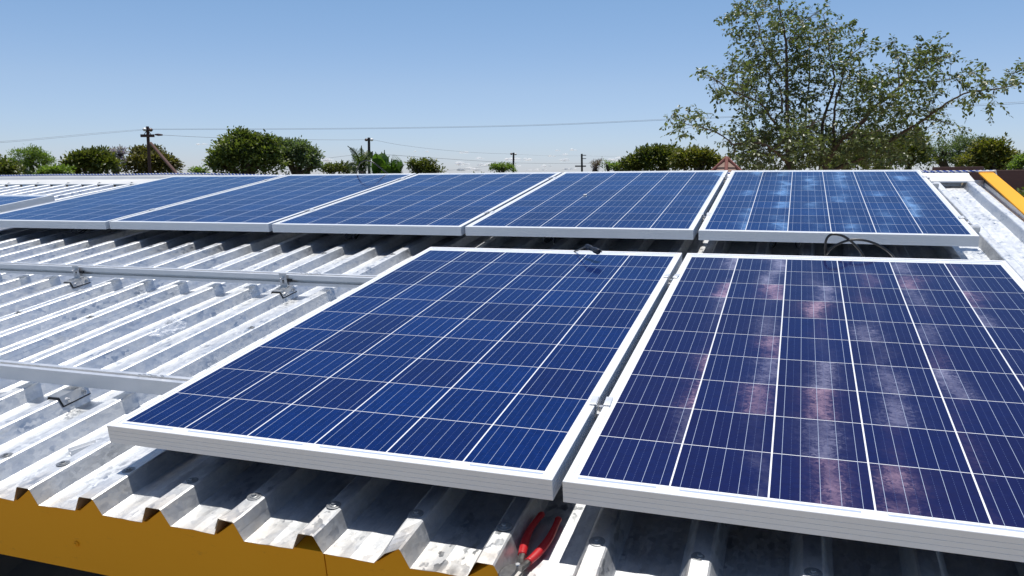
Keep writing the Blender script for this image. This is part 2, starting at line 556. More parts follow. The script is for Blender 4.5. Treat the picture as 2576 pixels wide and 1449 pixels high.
# ---------------------------------------------------------------- the roofed building
PITCH_R, X0 = 0.1715, -0.1075          # rib spacing, right upper edge of rib 0
ZT, ZV = -0.0963, -0.1313              # rib top, pan
TOPW, FL = 0.033, 0.0175
Y_EAVE, Y_TOP = -0.1255, 3.885
def rib_x(i): return X0 + PITCH_R * i
def rib_c(i): return rib_x(i) - TOPW / 2

house = empty("metal_roof_building", "low building under a shiny ribbed galvanised roof with yellow boards at its edges", "building", mat=ROOF)

def profile(i0, i1, lead, tail):
    """x, z points of a sheet from rib i0 to rib i1"""
    pts = []
    r = 0.003
    for i in range(i0, i1 + 1):
        a, b = rib_x(i) - TOPW, rib_x(i)
        if i == i0 and not lead: pass
        else: pts += [(a - FL, ZV)] if i > i0 or lead else []
        pts += [(a - 0.0012, ZT - 0.0022), (a + 0.0022, ZT), (b - 0.0022, ZT), (b + 0.0012, ZT - 0.0022)]
        if i < i1 or tail: pts += [(b + FL, ZV)]
    # two low stiffening swages pressed in each pan
    out = []
    for k, q in enumerate(pts):
        out.append(q)
        if k + 1 < len(pts) and abs(q[1] - ZV) < 1e-6 and abs(pts[k + 1][1] - ZV) < 1e-6:
            x0, x1 = q[0], pts[k + 1][0]
            for f in (0.3, 0.5, 0.7):
                xx = x0 + (x1 - x0) * f
                out.append((xx, ZV + (0.0012 if f == 0.5 else 0.0)))
    return out

ys = [Y_EAVE, Y_EAVE + 0.006, Y_EAVE + 0.015, Y_EAVE + 0.03, Y_EAVE + 0.05, Y_EAVE + 0.09] + [0.05 + 0.2 * k for k in range(0, 20)] + [Y_TOP]
joints = [3 + 4 * k for k in range(-14, 4)]
for si, j in enumerate(joints):
    i0, i1 = j, min(j + 4, 14)
    if i0 >= 14: break
    last = i1 == 14
    prof = profile(i0, i1, False, last)
    if not last: prof += [(rib_x(i1) + FL * 0.55, ZT + (ZV - ZT) * 0.55)]
    # a free lap edge running a little down the first rib's far side
    prof = [(rib_x(i0) - TOPW - FL * 0.8, ZT + (ZV - ZT) * 0.8)] + prof
    if last:
        prof += [(rib_x(14) + 0.060, ZV), (rib_x(14) + 0.062, ZV + 0.02)]
    verts, faces = [], []
    n = len(prof)
    lift = 0.0016 if si % 2 else 0.0
    for y in ys:
        for k, (x, z) in enumerate(prof):
            e = math.exp(-(y - Y_EAVE) / 0.035)
            dx = 0.0012 * math.sin(7 * y + 3.1 * x)
            dz = 0.0010 * math.sin(5.3 * y + 11 * x) + lift
            ex = math.sin(31 * x + 5) * 0.0022 * e
            if abs(z - ZV) < 0.003:
                dz += 0.0015 * e * math.sin(23 * x + 1)
            # dented lip on one rib, curled lap on another
            if j == 3 and k < 3: dz += (0.007, 0.006, 0.003)[k] * e
            if abs(x - (rib_x(5) - TOPW)) < 0.012 and z > ZT - 0.006: dz -= 0.013 * e
            if abs(x - (rib_x(5) - TOPW - FL)) < 0.003: dx -= 0.006 * e
            verts.append((x + dx + ex, y, z + dz))
    for a in range(len(ys) - 1):
        for k in range(n - 1):
            faces.append((a * n + k, a * n + k + 1, (a + 1) * n + k + 1, (a + 1) * n + k))
    # pans are turned up under the ridge
    turned = []
    for k in range(n - 1):
        if abs(prof[k][1] - ZV) < 0.003 and abs(prof[k + 1][1] - ZV) < 0.003 and k + 1 < n:
            b0 = (len(ys) - 1) * n + k
            turned.append((prof[k][0], prof[k + 1][0], b0))
    for x0, x1, b0 in turned:
        nv = len(verts)
        verts += [(x0, Y_TOP + 0.012, ZT - 0.003), (x1, Y_TOP + 0.012, ZT - 0.003)]
        faces.append((b0, b0 + 1, nv + 1, nv))
    sh = obj("roof_sheet", verts, faces, M['galv'], house)
    md = sh.modifiers.new("thickness", 'SOLIDIFY')
    md.thickness = 0.0008
    md.offset = -1.0

# screws with washers
sm = MB()
sm.disc((0, 0, 0.0002), 0.0140, 0.0012, 20)
sm.disc((0, 0, 0.0014), 0.0080, 0.0014, 16)
sm.disc((0, 0, 0.0028), 0.0048, 0.0030, 6)
screw0 = sm.build("roof_screw", M['screw'], house)
spots = [(rib_c(i) + random.uniform(-.003, .003), -0.021 + dy) for i, dy in zip(range(-3, 10), (0.0, 0.004, -0.002, 0.0, 0.010, 0.004, -0.017, -0.007, 0.004, 0.004, 0.0, -0.002, 0.0))]
spots += [(rib_c(i), 0.873 + random.uniform(-.004, .004)) for i in (-11, -9, -7, -5, -3, -1)]
spots += [(rib_c(i), 1.885 + random.uniform(-.03, .03)) for i in (-15, -13, -11, -9, -7, -5, -3, -1)]
spots += [(rib_c(i), 2.9) for i in (-21, -23, -25)]
first = True
for (x, y) in spots:
    o = screw0 if first else screw0.copy()
    if not first:
        COL.objects.link(o)
        o.parent = house
    first = False
    o.matrix_local = Matrix.Translation((x, y, ZT + 0.0012)) @ Matrix.Rotation(random.uniform(0, 6), 4, 'Z') @ Matrix.Rotation(random.uniform(-.06, .06), 4, 'X')

# ridge flashing: apron over the ribs, then a rolled ridge, then down the far side
pr = [(0.0, -0.0995), (0.0015, -0.0925), (0.012, -0.0915), (0.165, -0.0830), (0.172, -0.0815), (0.180, -0.0740), (0.188, -0.0640), (0.200, -0.0560), (0.216, -0.0515), (0.24, -0.0530), (0.30, -0.075), (0.62, -0.19)]
verts, faces = [], []
xs = [-11.0, -9.0, -7.0, -5.5, -4.8, -4.1, -3.4, -3.1, -2.9, -2.7, -2.5, -2.3, -2.1, -1.5, -0.5, 0.5, 1.5, 2.05, 2.298]
def ridge_dip(x):
    t = max(0.0, min(1.0, (x + 3.3) / 1.2))
    return -0.023 * t * t * (3 - 2 * t)
for x in xs:
    y0 = 3.845 - 0.0105 * x
    for (a, z) in pr: verts.append((x, y0 + a, z + 0.0012 * math.sin(5 * x) + ridge_dip(x) * min(1, max(0, (a - 0.165) / 0.035))))
n = len(pr)
for i in range(len(xs) - 1):
    for k in range(n - 1): faces.append((i * n + k, (i + 1) * n + k, (i + 1) * n + k + 1, i * n + k + 1))
rf = obj("ridge_flashing", verts, faces, M['flash'], house, smooth=False)
md = rf.modifiers.new("thickness", 'SOLIDIFY'); md.thickness = 0.0012; md.offset = -1
for i in (-31, -29, -27, -25, -23, -21):
    o = screw0.copy(); COL.objects.link(o); o.parent = house
    o.matrix_local = Matrix.Translation((rib_c(i), 3.885 - 0.0105 * rib_c(i), -0.0900))
# far slope of the roof (falls away behind the ridge)
fs = MB()
fs.add([(-11, 4.10, -0.112), (2.32, 4.10, -0.112), (2.32, 7.6, -1.30), (-11, 7.6, -1.30)], [(0, 1, 2, 3)])
o = fs.build("rear_roof_slope", M['galv'], house)
md = o.modifiers.new("thickness", 'SOLIDIFY'); md.thickness = 0.02; md.offset = -1

# yellow eaves beam, in two lengths
for a, b in ((-4.4, 0.5895), (0.5920, 2.41)):
    out = [(a, -0.281), (b, -0.281), (b, ZV - 0.0022)]
    for i in range(14, -27, -1):
        l, r = rib_x(i) - TOPW - FL + 0.0015, rib_x(i) + FL - 0.0015
        if r < b - 0.001 and l > a + 0.001:
            out += [(r, ZV - 0.0022), (rib_x(i) - 0.0015, ZT - 0.0030), (rib_x(i) - 0.0045, ZT - 0.0036), (l, ZV - 0.0018)]
    out += [(a, ZV - 0.0022)]
    fb = MB(); fb.prism(out, 'y', -0.118, -0.078)
    fb.build("fascia_board", M['yellow'], house)
fb = MB(); fb.box((-11.0, -0.118, -0.281), (-4.402, -0.078, ZV - 0.0022)); fb.build("fascia_board", M['yellow'], house)
nb = MB()
nb.disc((0, 0, 0), 0.006, 0.004, 14)
nb.disc((0, 0, 0.004), 0.0035, 0.002, 6)
nb.build("fascia_screw", M['yellow'], house, matrix=Matrix.Translation((-0.015, -0.1183, -0.215)) @ Matrix.Rotation(math.pi / 2, 4, 'X'))
# yellow barge board at the right-hand end, not quite parallel with the sheets
bb = MB()
def bx(y): return 2.337
def bz(y): return -0.066 - (3.96 - y) * 0.028
v, f = [], []
bys = [3.97, 3.2, 2.4, 1.6, 0.8, 0.0, -0.16]
for y in bys:
    for dx, dz in ((0, 0), (0.076, 0.0), (0.076, -0.010), (0, -0.010)): v.append((bx(y) + dx, y, bz(y) + dz))
for i in range(len(bys) - 1):
    for k in range(4): f.append((i * 4 + k, (i + 1) * 4 + k, (i + 1) * 4 + (k + 1) % 4, i * 4 + (k + 1) % 4))
f += [(0, 1, 2, 3), tuple(len(bys) * 4 - 4 + k for k in (3, 2, 1, 0))]
bb.add(v, f)
bgo = bb.build("barge_board", M['yellow'], house)
md = bgo.modifiers.new("soft", 'BEVEL'); md.width = 0.003; md.segments = 2
mb = MB()
v, f = [], []
for y in bys:
    for dx, dz in ((0.022, -0.0105), (0.066, -0.0105), (0.066, -0.20), (0.022, -0.20)): v.append((bx(y) + dx, y - 0.004, bz(y) + dz))
for i in range(len(bys) - 1):
    for k in range(4): f.append((i * 4 + k, (i + 1) * 4 + k, (i + 1) * 4 + (k + 1) % 4, i * 4 + (k + 1) % 4))
f += [(0, 1, 2, 3), tuple(len(bys) * 4 - 4 + k for k in (3, 2, 1, 0))]
mb.add(v, f).build("barge_shade_beam", M['wall'], house)  # dark beam added to stand in for the shade below the barge
# walls and rafters below
wl_ = MB()
wl_.box((-10.9, 0.55, -3.2), (2.25, 0.70, -0.36))
wl_.box((2.10, 0.70, -3.2), (2.25, 7.4, -1.35))
wl_.box((-10.9, 7.25, -4.5), (2.25, 7.4, -1.40))
wl_.build("wall", M['wall'], house)
for k in range(-9, 4):
    rb = MB(); rb.box((k * 0.62 + 0.02, -0.07, -0.40), (k * 0.62 + 0.10, 0.549, -0.285), bev=0.004)
    rb.build("rafter", M['rafter'], house)
# lower lean-to roof in the building's shade
lr = MB()
v, f = [], []
px = []
for i in range(-40, 10):
    c = i * 0.25
    px += [(c, -0.62), (c + 0.05, -0.62), (c + 0.075, -0.585), (c + 0.12, -0.585), (c + 0.145, -0.62)]
for y, dz in ((-0.9, -0.08), (0.545, 0.12)):
    v += [(x, y, z + dz) for x, z in px]
nn = len(px)
f = [(k, k + 1, nn + k + 1, nn + k) for k in range(nn - 1)]
M['darkroof'] = plain("dark_painted_sheet", (0.13, 0.115, 0.10), 0.5, 0, 0.6, 5)
lo = lr.add(v, f).build("lower_roof", M['darkroof'], house)
md = lo.modifiers.new("thickness", 'SOLIDIFY'); md.thickness = 0.001

# ---------------------------------------------------------------- solar panels
PW, PL, PH = 0.992, 1.65, 0.040

def frame_mesh(grooved):
    prof = [(0.0008, 0.0)]
    prof += [(0.0, -0.0008)]
    if grooved:
        for gz in (-0.0115, -0.0205, -0.0300):
            prof += [(0.0, gz + 0.0005), (0.0007, gz + 0.0002), (0.0007, gz - 0.0002), (0.0, gz - 0.0005)]
    prof += [(0.0, -PH), (0.028, -PH), (0.028, -PH + 0.0018), (0.0016, -PH + 0.0018), (0.0016, -0.006), (0.0125, -0.006), (0.0125, -0.0006), (0.0119, 0.0)]
    v, f = [], []
    n = len(prof)
    for cx, cy, sx, sy in ((0, 0, 1, 1), (PW, 0, -1, 1), (PW, PL, -1, -1), (0, PL, 1, -1)):
        for d, z in prof: v.append((cx + sx * d, cy + sy * d, z))
    for c in range(4):
        d = (c + 1) % 4
        for k in range(n):
            k2 = (k + 1) % n
            f.append((c * n + k, c * n + k2, d * n + k2, d * n + k))
    return v, f

def make_panel():
    r = empty("solar_panel", "", "solar panel", "framed blue solar panels on the roof", mat=ROOF)
    v, f = frame_mesh(True)
    fr = obj("frame", v, f, M['frame'], r)
    a, b = 0.0122, -0.0018
    cf = MB(); cf.box((a, a, -0.0058), (PW - a, PL - a, b))
    cf.build("cell_face", [M['cell']], r)
    jb = MB(); jb.box((PW / 2 - 0.055, PL - 0.16, -0.026), (PW / 2 + 0.055, PL - 0.07, -0.0060), bev=0.004)
    jb.build("junction_box", M['plastic'], r)
    return r

def copy_tree(o, parent=None):
    c = o.copy(); COL.objects.link(c)
    if parent is not None: c.parent = parent
    for ch in list(o.children): copy_tree(ch, c)
    return c

GB = 0.02117
BX, BY = 1.00617, 2.02917
panels = [
    (0.0, 0.0, 0.0, 0.0, "blue solar panel in the front row, black plug lying on its top edge"),
    (PW + 0.0185, 0.0, 0.0, 0.0, "purplish blue solar panel in the front row, right of the red-handled cutters"),
    (BX, BY, 0.0, 0.006, "blue solar panel with pale glints beside the yellow barge board"),
    (BX - (PW + GB), BY, 0.001, 0.0, "blue solar panel in the back row with one white speck on it"),
    (BX - 2 * (PW + GB), BY, 0.0, 0.0, "middle one of the five solar panels in the back row"),
    (BX - 3 * (PW + GB), BY, 0.001, 0.0, "back-row solar panel with a black cable loop standing behind its top edge"),
    (BX - 4 * (PW + GB) - 0.003, BY - 0.005, 0.0, 0.0, "solar panel at the left end of the back row of five"),
    (-3.205 - PW, 2.736 - PL, 0.020, 0.0, "separate solar panel at the far left, only its corner in view"),
]
P0 = make_panel()
for i, (x, y, z, dr, lab) in enumerate(panels):
    p = P0 if i == 0 else copy_tree(P0)
    p.matrix_world = ROOF @ Matrix.Translation((x, y, z)) @ Matrix.Rotation(math.atan2(dr, PW), 4, 'Y')
    p["label"] = lab
    for ch in p.children:
        if ch.name.startswith("cell_face"): ch.color = (0.36, 0.37, 0.52, 0) if i == 1 else (0.26, 0.50, 0.90, 1)
    p["group"] = "framed blue solar panels on the roof"

# short black leads hanging below the back row's front edge
k = 0
for (x, lab) in ((1.30, "pair of short black leads under the front edge of the glinting panel by the barge"),
                 (0.37, "pair of short black leads under the front edge of the panel with the white speck"),
                 (-0.60, "pair of short black leads under the front edge of the middle back-row panel"),
                 (-2.28, "pair of short black leads under the front edge of the leftmost back-row panel")):
    mb = MB()
    for dx, w in ((0.0, -0.012), (0.075 if k == 0 else 0.018, 0.010)):
        mb.tube(smooth_path([(dx, 0.10, 0.020), (dx, 0.03, -0.002), (dx + w * 0.6, 0.005, -0.010), (dx + w, -0.022, -0.006), (dx + w * 1.3, -0.03, 0.010), (dx + w * 1.5, 0.04, 0.022)], 4), 0.0028, 6)
    o = mb.build("panel_lead", M['cable'], None, True)
    o.matrix_world = ROOF @ Matrix.Translation((x, BY + 0.02, -0.058))
    tag(o, lab, "cable", "short leads under the back row")
    k += 1

# ---------------------------------------------------------------- mounting rails
def rail_profile(front_groove):
    h, w = 0.040, 0.038
    top = [(0.0, 0.0), (0.013, 0.0), (0.013, -0.002), (0.010, -0.003), (0.010, -0.012), (0.028, -0.012), (0.028, -0.003), (0.025, -0.002), (0.025, 0.0), (w, 0.0)]
    side_f = [(0.0, -h), (0.0, -0.029), (0.0015, -0.0285), (0.018, -0.0285), (0.018, -0.0185), (0.0015, -0.0185), (0.0, -0.018)]
    side_b = [(w - a, z) for a, z in side_f][::-1]
    if front_groove: return top + [(w, -h)] + side_f
    return top + side_b + [(0.0, -h)]
def rail(name_lab, y, x0, x1, z, fg, skew=0.0):
    mb = MB(); mb.prism([(y + a, z + b) for a, b in rail_profile(fg)], 'x', x0, x1)
    o = mb.build("mounting_rail", M['alu'])
    o.matrix_world = ROOF @ Matrix.Rotation(skew, 4, 'Z')
    tag(o, name_lab, "rail", "aluminium mounting rails")
    return o
rail("bare aluminium rail nearest the eave, running under the front left panel", 0.317, -7.0, 2.06, -0.0412, False)
rail("grooved aluminium rail with two upright feet, farther of the two bare rails", 1.318, -7.0, 2.06, -0.0412, True, 0.004)
rail("lower rail hidden under the back row of panels, end clamp on it", BY + 0.317, -3.12, 2.06, -0.0408, True)
rail("rail under the back row whose cut end sticks out at the far left", BY + 1.385, -3.27, 2.06, -0.0408, True)

# drilling swarf left on the rails: sparkling curls
def swarf(x, y, z, lab):
    mb = MB()
    for k in range(7):
        c = Vector((k * 0.013 + random.uniform(-.003, .003), random.uniform(-.004, .004), 0.0025))
        mb.tube([c + Vector((math.cos(a) * 0.004, math.sin(a) * 0.003, 0.001 * a)) for a in [q * 0.9 for q in range(6)]], 0.0011, 5)
    o = mb.build("metal_swarf", M['steel'])
    o.matrix_world = ROOF @ Matrix.Translation((x, y, z))
    tag(o, lab, "metal shavings", "metal shavings on the rails")
swarf(-0.235, 0.336, -0.0415, "bright metal shavings on top of the near rail")
swarf(-0.40, 1.337, -0.0415, "bright metal shavings on top of the far grooved rail")

# ---------------------------------------------------------------- rib brackets (roof hooks)
def hat(x0, x1, z, dzl, y0, y1, th, drop, mb, mi=0):
    """bent strip over a rib: brim, flank, top, flank"""
    a, b = x0, x1
    s = FL / (ZT - ZV)
    pts = [(a - s * drop - 0.000, z - drop), (a, z), (b, z), (b + s * drop, z - drop)]
    pts = pts[::1]
    inner = [(q[0], q[1] - th) for q in pts]
    inner[0] = (pts[0][0] + th, pts[0][1]); inner[-1] = (pts[-1][0] - th, pts[-1][1])
    prof = pts + inner[::-1]
    mb.prism(prof, 'y', y0, y1, mi)

def make_foot(upright):
    r = empty("rail_foot", "", "bracket", "rail feet clamped over the ribs", mat=ROOF)
    a, b = -TOPW / 2 - 0.003, TOPW / 2 + 0.003
    mb = MB(); hat(a, b, 0.0065, 0, -0.043, 0.043, 0.0025, 0.023, mb)
    mb.build("saddle_plate", M['steel'], r)
    mb = MB(); hat(a + 0.001, b - 0.001, 0.0040, 0, -0.045, 0.045, 0.0030, 0.0245, mb)
    mb.build("rubber_pad", M['rubber'], r)
    # two bolts through the near-side flank
    ang = math.atan2(ZT - ZV, FL)
    for yy in (-0.026, 0.028):
        mb = MB()
        mb.disc((0, 0, 0), 0.0080, 0.0016, 16)
        mb.disc((0, 0, 0.0016), 0.0058, 0.0048, 6)
        mb.disc((0, 0, 0.0064), 0.0030, 0.0050, 8)
        mb.build("bolt", M['steel'], r, matrix=Matrix.Translation((b + 0.0075, yy, -0.0085)) @ Matrix.Rotation(math.pi / 2 - 0.46, 4, 'Y'))
    if upright:
        mb = MB()
        mb.box((-0.016, -0.018, 0.0068), (0.016, 0.013, 0.0100))
        # slotted upright plate: frame of four bars round the slot
        z0, z1 = 0.0101, 0.060
        mb.box((-0.016, 0.0096, z0 - 0.003), (-0.0045, 0.0128, z1))
        mb.box((0.0045, 0.0096, z0 - 0.003), (0.016, 0.0128, z1))
        mb.box((-0.0045, 0.0097, z0 - 0.003), (0.0045, 0.0127, 0.022))
        mb.box((-0.0045, 0.0097, 0.052), (0.0045, 0.0127, z1 - 0.0002))
        mb.build("upright_plate", M['steel'], r)
        mb = MB()
        rot = Matrix.Translation((0, 0.0096, 0.044)) @ Matrix.Rotation(math.pi / 2, 4, 'X')
        mb.disc((0, 0, 0), 0.0085, 0.0015, 16, mat=rot); mb.disc((0, 0, 0.0015), 0.0063, 0.006, 6, mat=rot); mb.disc((0, 0, 0.0075), 0.0032, 0.012, 8, mat=rot)
        mb.build("rail_bolt", M['steel'], r)
        mb = MB(); mb.box((-0.014, 0.0130, 0.030), (0.034, 0.021, 0.0385)); mb.build("slot_insert", M['rubber'], r)
    return r
fu = make_foot(True)
fu.matrix_world = ROOF @ Matrix.Translation((rib_c(-8), 1.2905, ZT + 0.0016))
fu["label"] = "steel foot with slotted upright at the left of the far bare rail"
f2 = copy_tree(fu)
f2.matrix_world = ROOF @ Matrix.Translation((rib_c(-2), 1.2975, ZT + 0.0016))
f2["label"] = "steel foot with slotted upright on the far rail, nearer the front panel"
f3 = make_foot(False)
f3.matrix_world = ROOF @ Matrix.Translation((rib_c(-2), 0.303, ZT + 0.0016))
f3["label"] = "steel rib saddle on black rubber poking out below the near bare rail"

# ---------------------------------------------------------------- panel clamps
def make_mid(gap):
    r = empty("panel_clamp", "", "clamp", "clamps holding the solar panels", mat=ROOF)
    h = gap / 2
    mb = MB()
    mb.box((-h - 0.0125, -0.020, 0.0003), (-h + 0.0018, 0.020, 0.0033), bev=0.0008)
    mb.box((h - 0.0018, -0.020, 0.0003), (h + 0.0125, 0.020, 0.0033), bev=0.0008)
    mb.box((-h + 0.0001, -0.0195, -0.022), (-h + 0.0026, 0.0195, 0.0004))
    mb.box((h - 0.0026, -0.0195, -0.022), (h - 0.0001, 0.0195, 0.0004))
    mb.box((-h + 0.0026, -0.0195, -0.0225), (h - 0.0026, 0.0195, -0.0195))
    mb.build("clamp_body", M['alu'], r)
    mb = MB(); mb.disc((0, 0, -0.0193), 0.0066, 0.009, 12); mb.disc((0, 0, -0.050), 0.003, 0.030, 8)
    mb.build("clamp_bolt", M['steel'], r)
    return r
c0 = make_mid(0.0190)
mids = [(PW + 0.00925, 1.330, 0, "clamp in the gap between the two front panels, upper one"),
        (PW + 0.00925, 0.335, 0, "clamp in the gap between the two front panels, lower one, above the red cutters"),
        (BX - GB / 2, BY + 0.330, 0, "lower clamp in the gap left of the glinting back-row panel"),
        (BX - GB / 2, BY + 1.405, 0, "upper clamp in the gap left of the glinting back-row panel"),
        (BX - GB / 2 - (PW + GB), BY + 0.330, 0, "lower clamp between the middle back-row panel and the one with the white speck"),
        (BX - GB / 2 - (PW + GB), BY + 1.405, 0, "upper clamp between the middle back-row panel and the one with the white speck"),
        (BX - GB / 2 - 2 * (PW + GB), BY + 0.345, 0, "lower clamp at the left side of the middle back-row panel"),
        (BX - GB / 2 - 2 * (PW + GB), BY + 1.405, 0, "upper clamp at the left side of the middle back-row panel, near the cable loop"),
        (BX - GB / 2 - 3 * (PW + GB), BY + 0.335, 0, "lower clamp at the right side of the leftmost back-row panel"),
        (BX - GB / 2 - 3 * (PW + GB), BY + 1.405, 0, "upper clamp at the right side of the leftmost back-row panel")]
for i, (x, y, z, lab) in enumerate(mids):
    c = c0 if i == 0 else copy_tree(c0)
    c.matrix_world = ROOF @ Matrix.Translation((x, y, z + 0.0006)) @ Matrix.Rotation(random.uniform(-.08, .08), 4, 'Z')
    c["label"] = lab
    c["group"] = "clamps holding the solar panels"
e0 = empty("end_clamp", "", "clamp", "clamps holding the solar panels", mat=ROOF)
mb = MB()
mb.box((-0.016, -0.018, 0.0003), (0.0030, 0.018, 0.0033), bev=0.0008)
mb.box((0.0005, -0.0175, -0.038), (0.0031, 0.0175, 0.0004))
mb.box((0.0031, -0.0175, -0.020), (0.022, 0.0175, -0.017), bev=0.0006)
mb.box((0.0195, -0.0175, -0.039), (0.022, 0.0175, -0.0202))
mb.build("clamp_body", M['alu'], e0)
mb = MB(); mb.disc((0.012, 0, -0.0168), 0.0066, 0.010, 12)
mb.build("clamp_bolt", M['steel'], e0)
for i, (y, lab) in enumerate(((BY + 0.335, "end clamp on the right side of the glinting back-row panel, lower one"),
                              (BY + 1.405, "end clamp on the right side of the glinting back-row panel, upper one near the ridge"))):
    c = e0 if i == 0 else copy_tree(e0)
    c.matrix_world = ROOF @ Matrix.Translation((BX + PW + 0.0006, y, -0.0050))
    c["label"] = lab

# ---------------------------------------------------------------- cables
def roof_obj(o):
    o.matrix_world = ROOF
    return o
root = empty("plug_cable", "black plug and thin cable lying over the top edge of the front left panel", "cable", mat=ROOF)
mb = MB()
mb.tube(smooth_path([(0.565, 1.70, -0.07), (0.580, 1.665, -0.03), (0.594, 1.640, -0.004), (0.620, 1.605, 0.012), (0.645, 1.575, 0.028), (0.668, 1.548, 0.0405)], 6), 0.0030, 8)
mb.build("lead", M['cable'], root, True)
mb = MB()
A, B = Vector((0.664, 1.551, 0.0415)), Vector((0.724, 1.496, 0.034))
d = (B - A)
def pt(t): return A + d * t
mb.tube([pt(0), pt(0.06), pt(0.10), pt(0.40), pt(0.44), pt(0.66), pt(0.70), pt(0.94), pt(1.0)], [0.0055, 0.0085, 0.0092, 0.0098, 0.0082, 0.0086, 0.0108, 0.0108, 0.0085], 10)
side = d.cross(Vector((0, 0, 1))).normalized()
for s in (-1, 1):
    mb.tube([pt(0.62) + side * s * 0.009, pt(0.85) + side * s * 0.0125, pt(1.08) + side * s * 0.008], [0.002, 0.003, 0.002], 6)
mb.build("plug", M['plastic'], root)

loop = [(1.497, 1.80, -0.072), (1.480, 1.745, -0.035), (1.472, 1.725, 0.005), (1.473, 1.72, 0.038), (1.484, 1.72, 0.057), (1.503, 1.72, 0.0605), (1.531, 1.72, 0.053),
        (1.561, 1.725, 0.029), (1.585, 1.735, 0.0), (1.600, 1.75, -0.03), (1.60, 1.80, -0.07), (1.56, 1.85, -0.085), (1.50, 1.83, -0.075), (1.472, 1.78, -0.045), (1.479, 1.73, -0.010),
        (1.500, 1.72, 0.018), (1.532, 1.72, 0.036), (1.566, 1.72, 0.043), (1.607, 1.722, 0.038), (1.650, 1.73, 0.018), (1.685, 1.745, -0.012), (1.71, 1.79, -0.055), (1.72, 1.90, -0.08)]
mb = MB(); mb.tube(smooth_path(loop, 8), 0.0043, 8)
o = roof_obj(mb.build("coiled_cable", M['cable'], None, True))
tag(o, "black cable looped twice in front of the glinting back-row panel's front edge", "cable")
arc = [(-1.53, 3.80, -0.06), (-1.518, 3.73, -0.02), (-1.513, 3.71, 0.001), (-1.503, 3.705, 0.029), (-1.484, 3.70, 0.059), (-1.459, 3.70, 0.079), (-1.427, 3.70, 0.089), (-1.396, 3.70, 0.085), (-1.36, 3.70, 0.068), (-1.325, 3.703, 0.040), (-1.298, 3.708, 0.016), (-1.282, 3.715, 0.0), (-1.265, 3.76, -0.05)]
mb = MB(); mb.tube(smooth_path(arc, 8), 0.0042, 8)
o = roof_obj(mb.build("arched_cable", M['cable'], None, True))
tag(o, "black cable arching above the back row's top edge in front of the banana plants", "cable")

# ---------------------------------------------------------------- rope along the ridge
root = empty("ridge_rope", "blue and white twisted rope stretched along the ridge and tied round the yellow board", "rope", mat=ROOF)
path = []
N = 900
for k in range(N + 1):
    x = -10.5 + (2.40 + 10.5) * k / N
    y0 = 3.845 - 0.0105 * x + 0.214
    path.append(Vector((x, y0, -0.0452 + 0.0015 * math.sin(5 * x) + ridge_dip(x))))
tail = smooth_path([path[-1], Vector((2.425, 4.02, -0.068)), Vector((2.432, 3.995, -0.085)), Vector((2.428, 3.985, -0.12))], 14)[1:]
path += tail
def strand(ph, mat, name):
    mb = MB(); pts = []
    s = 0.0
    prev = path[0]
    sub = []
    for i in range(len(path) - 1):
        for q in range(4): sub.append(path[i].lerp(path[i + 1], q / 4))
    for i, p in enumerate(sub):
        s += (p - prev).length; prev = p
        a = 2 * math.pi * s / 0.034 + ph
        pts.append(p + Vector((0, math.cos(a) * 0.0030, math.sin(a) * 0.0030)))
    mb.tube(pts, 0.0034, 5)
    mb.build(name, mat, root, True)
strand(0, M['ropew'], "strand")
strand(math.pi, M['ropeb'], "strand")
w = MB()
hoop = [(2.330, 3.958, -0.060), (2.345, 3.955, -0.0585), (2.375, 3.952, -0.0585), (2.405, 3.955, -0.0585), (2.420, 3.958, -0.064), (2.4205, 3.962, -0.16)]
w.tube(smooth_path(hoop, 5), 0.0045, 6)
w.build("knot", M['ropew'], root, True)

# ---------------------------------------------------------------- loose things on the sheets
# red-handled cable cutters lying in a pan
root = empty("cable_cutters", "cable cutters with red grips and dark jaws lying in a roof pan by the eave", "pliers", mat=ROOF)
zc = ZV + 0.012
def grip(pts, name):
    mb = MB()
    q = smooth_path([(x, y, zc + dz) for x, y, dz in pts], 6)
    n = len(q)
    rad = []
    for i in range(n):
        t = i / (n - 1)
        r = 0.0070 + 0.0010 * math.sin(t * 6.0) if t < 0.92 else 0.0070 * math.sqrt(max(0.02, 1 - ((t - 0.92) / 0.085) ** 2))
        if t < 0.03: r = 0.0080
        rad.append(r)
    mb.tube(q, rad, 12, squash=0.85)
    mb.build(name, M['red'], root, True)
grip([(0.9500, -0.058, 0.002), (0.9465, -0.040, 0.002), (0.9415, -0.010, 0.002), (0.9400, 0.020, 0.002), (0.9425, 0.050, 0.002), (0.9465, 0.078, 0.002)], "handle")
grip([(0.9655, -0.072, 0.0), (0.9735, -0.046, 0.0), (0.9795, -0.010, 0.0), (0.9810, 0.025, 0.0), (0.9800, 0.050, 0.0), (0.9790, 0.072, 0.0)], "handle")
mb = MB()
mb.tube([(0.9500, -0.054, zc + 0.002), (0.9520, -0.072, zc + 0.001), (0.9565, -0.088, zc)], [0.0062, 0.0068, 0.0085], 8, squash=0.7)
mb.tube([(0.9660, -0.068, zc), (0.9625, -0.084, zc + 0.001), (0.9560, -0.100, zc + 0.003)], [0.0062, 0.0072, 0.0090], 8, squash=0.7)
mb.build("arm", M['toolsteel'], root)
mb = MB()
hp = []
for k in range(14):
    a = 2 * math.pi * k / 14
    hp.append((0.9455 + 0.0135 * math.cos(a) + 0.003 * math.sin(a), -0.118 + 0.024 * math.sin(a)))
v = [(x, y, zc + 0.0005) for x, y in hp] + [(x, y, zc + 0.0085) for x, y in hp] + [(0.9455 + (x - 0.9455) * .85, -0.118 + (y + 0.118) * .85, zc + 0.0100) for x, y in hp]
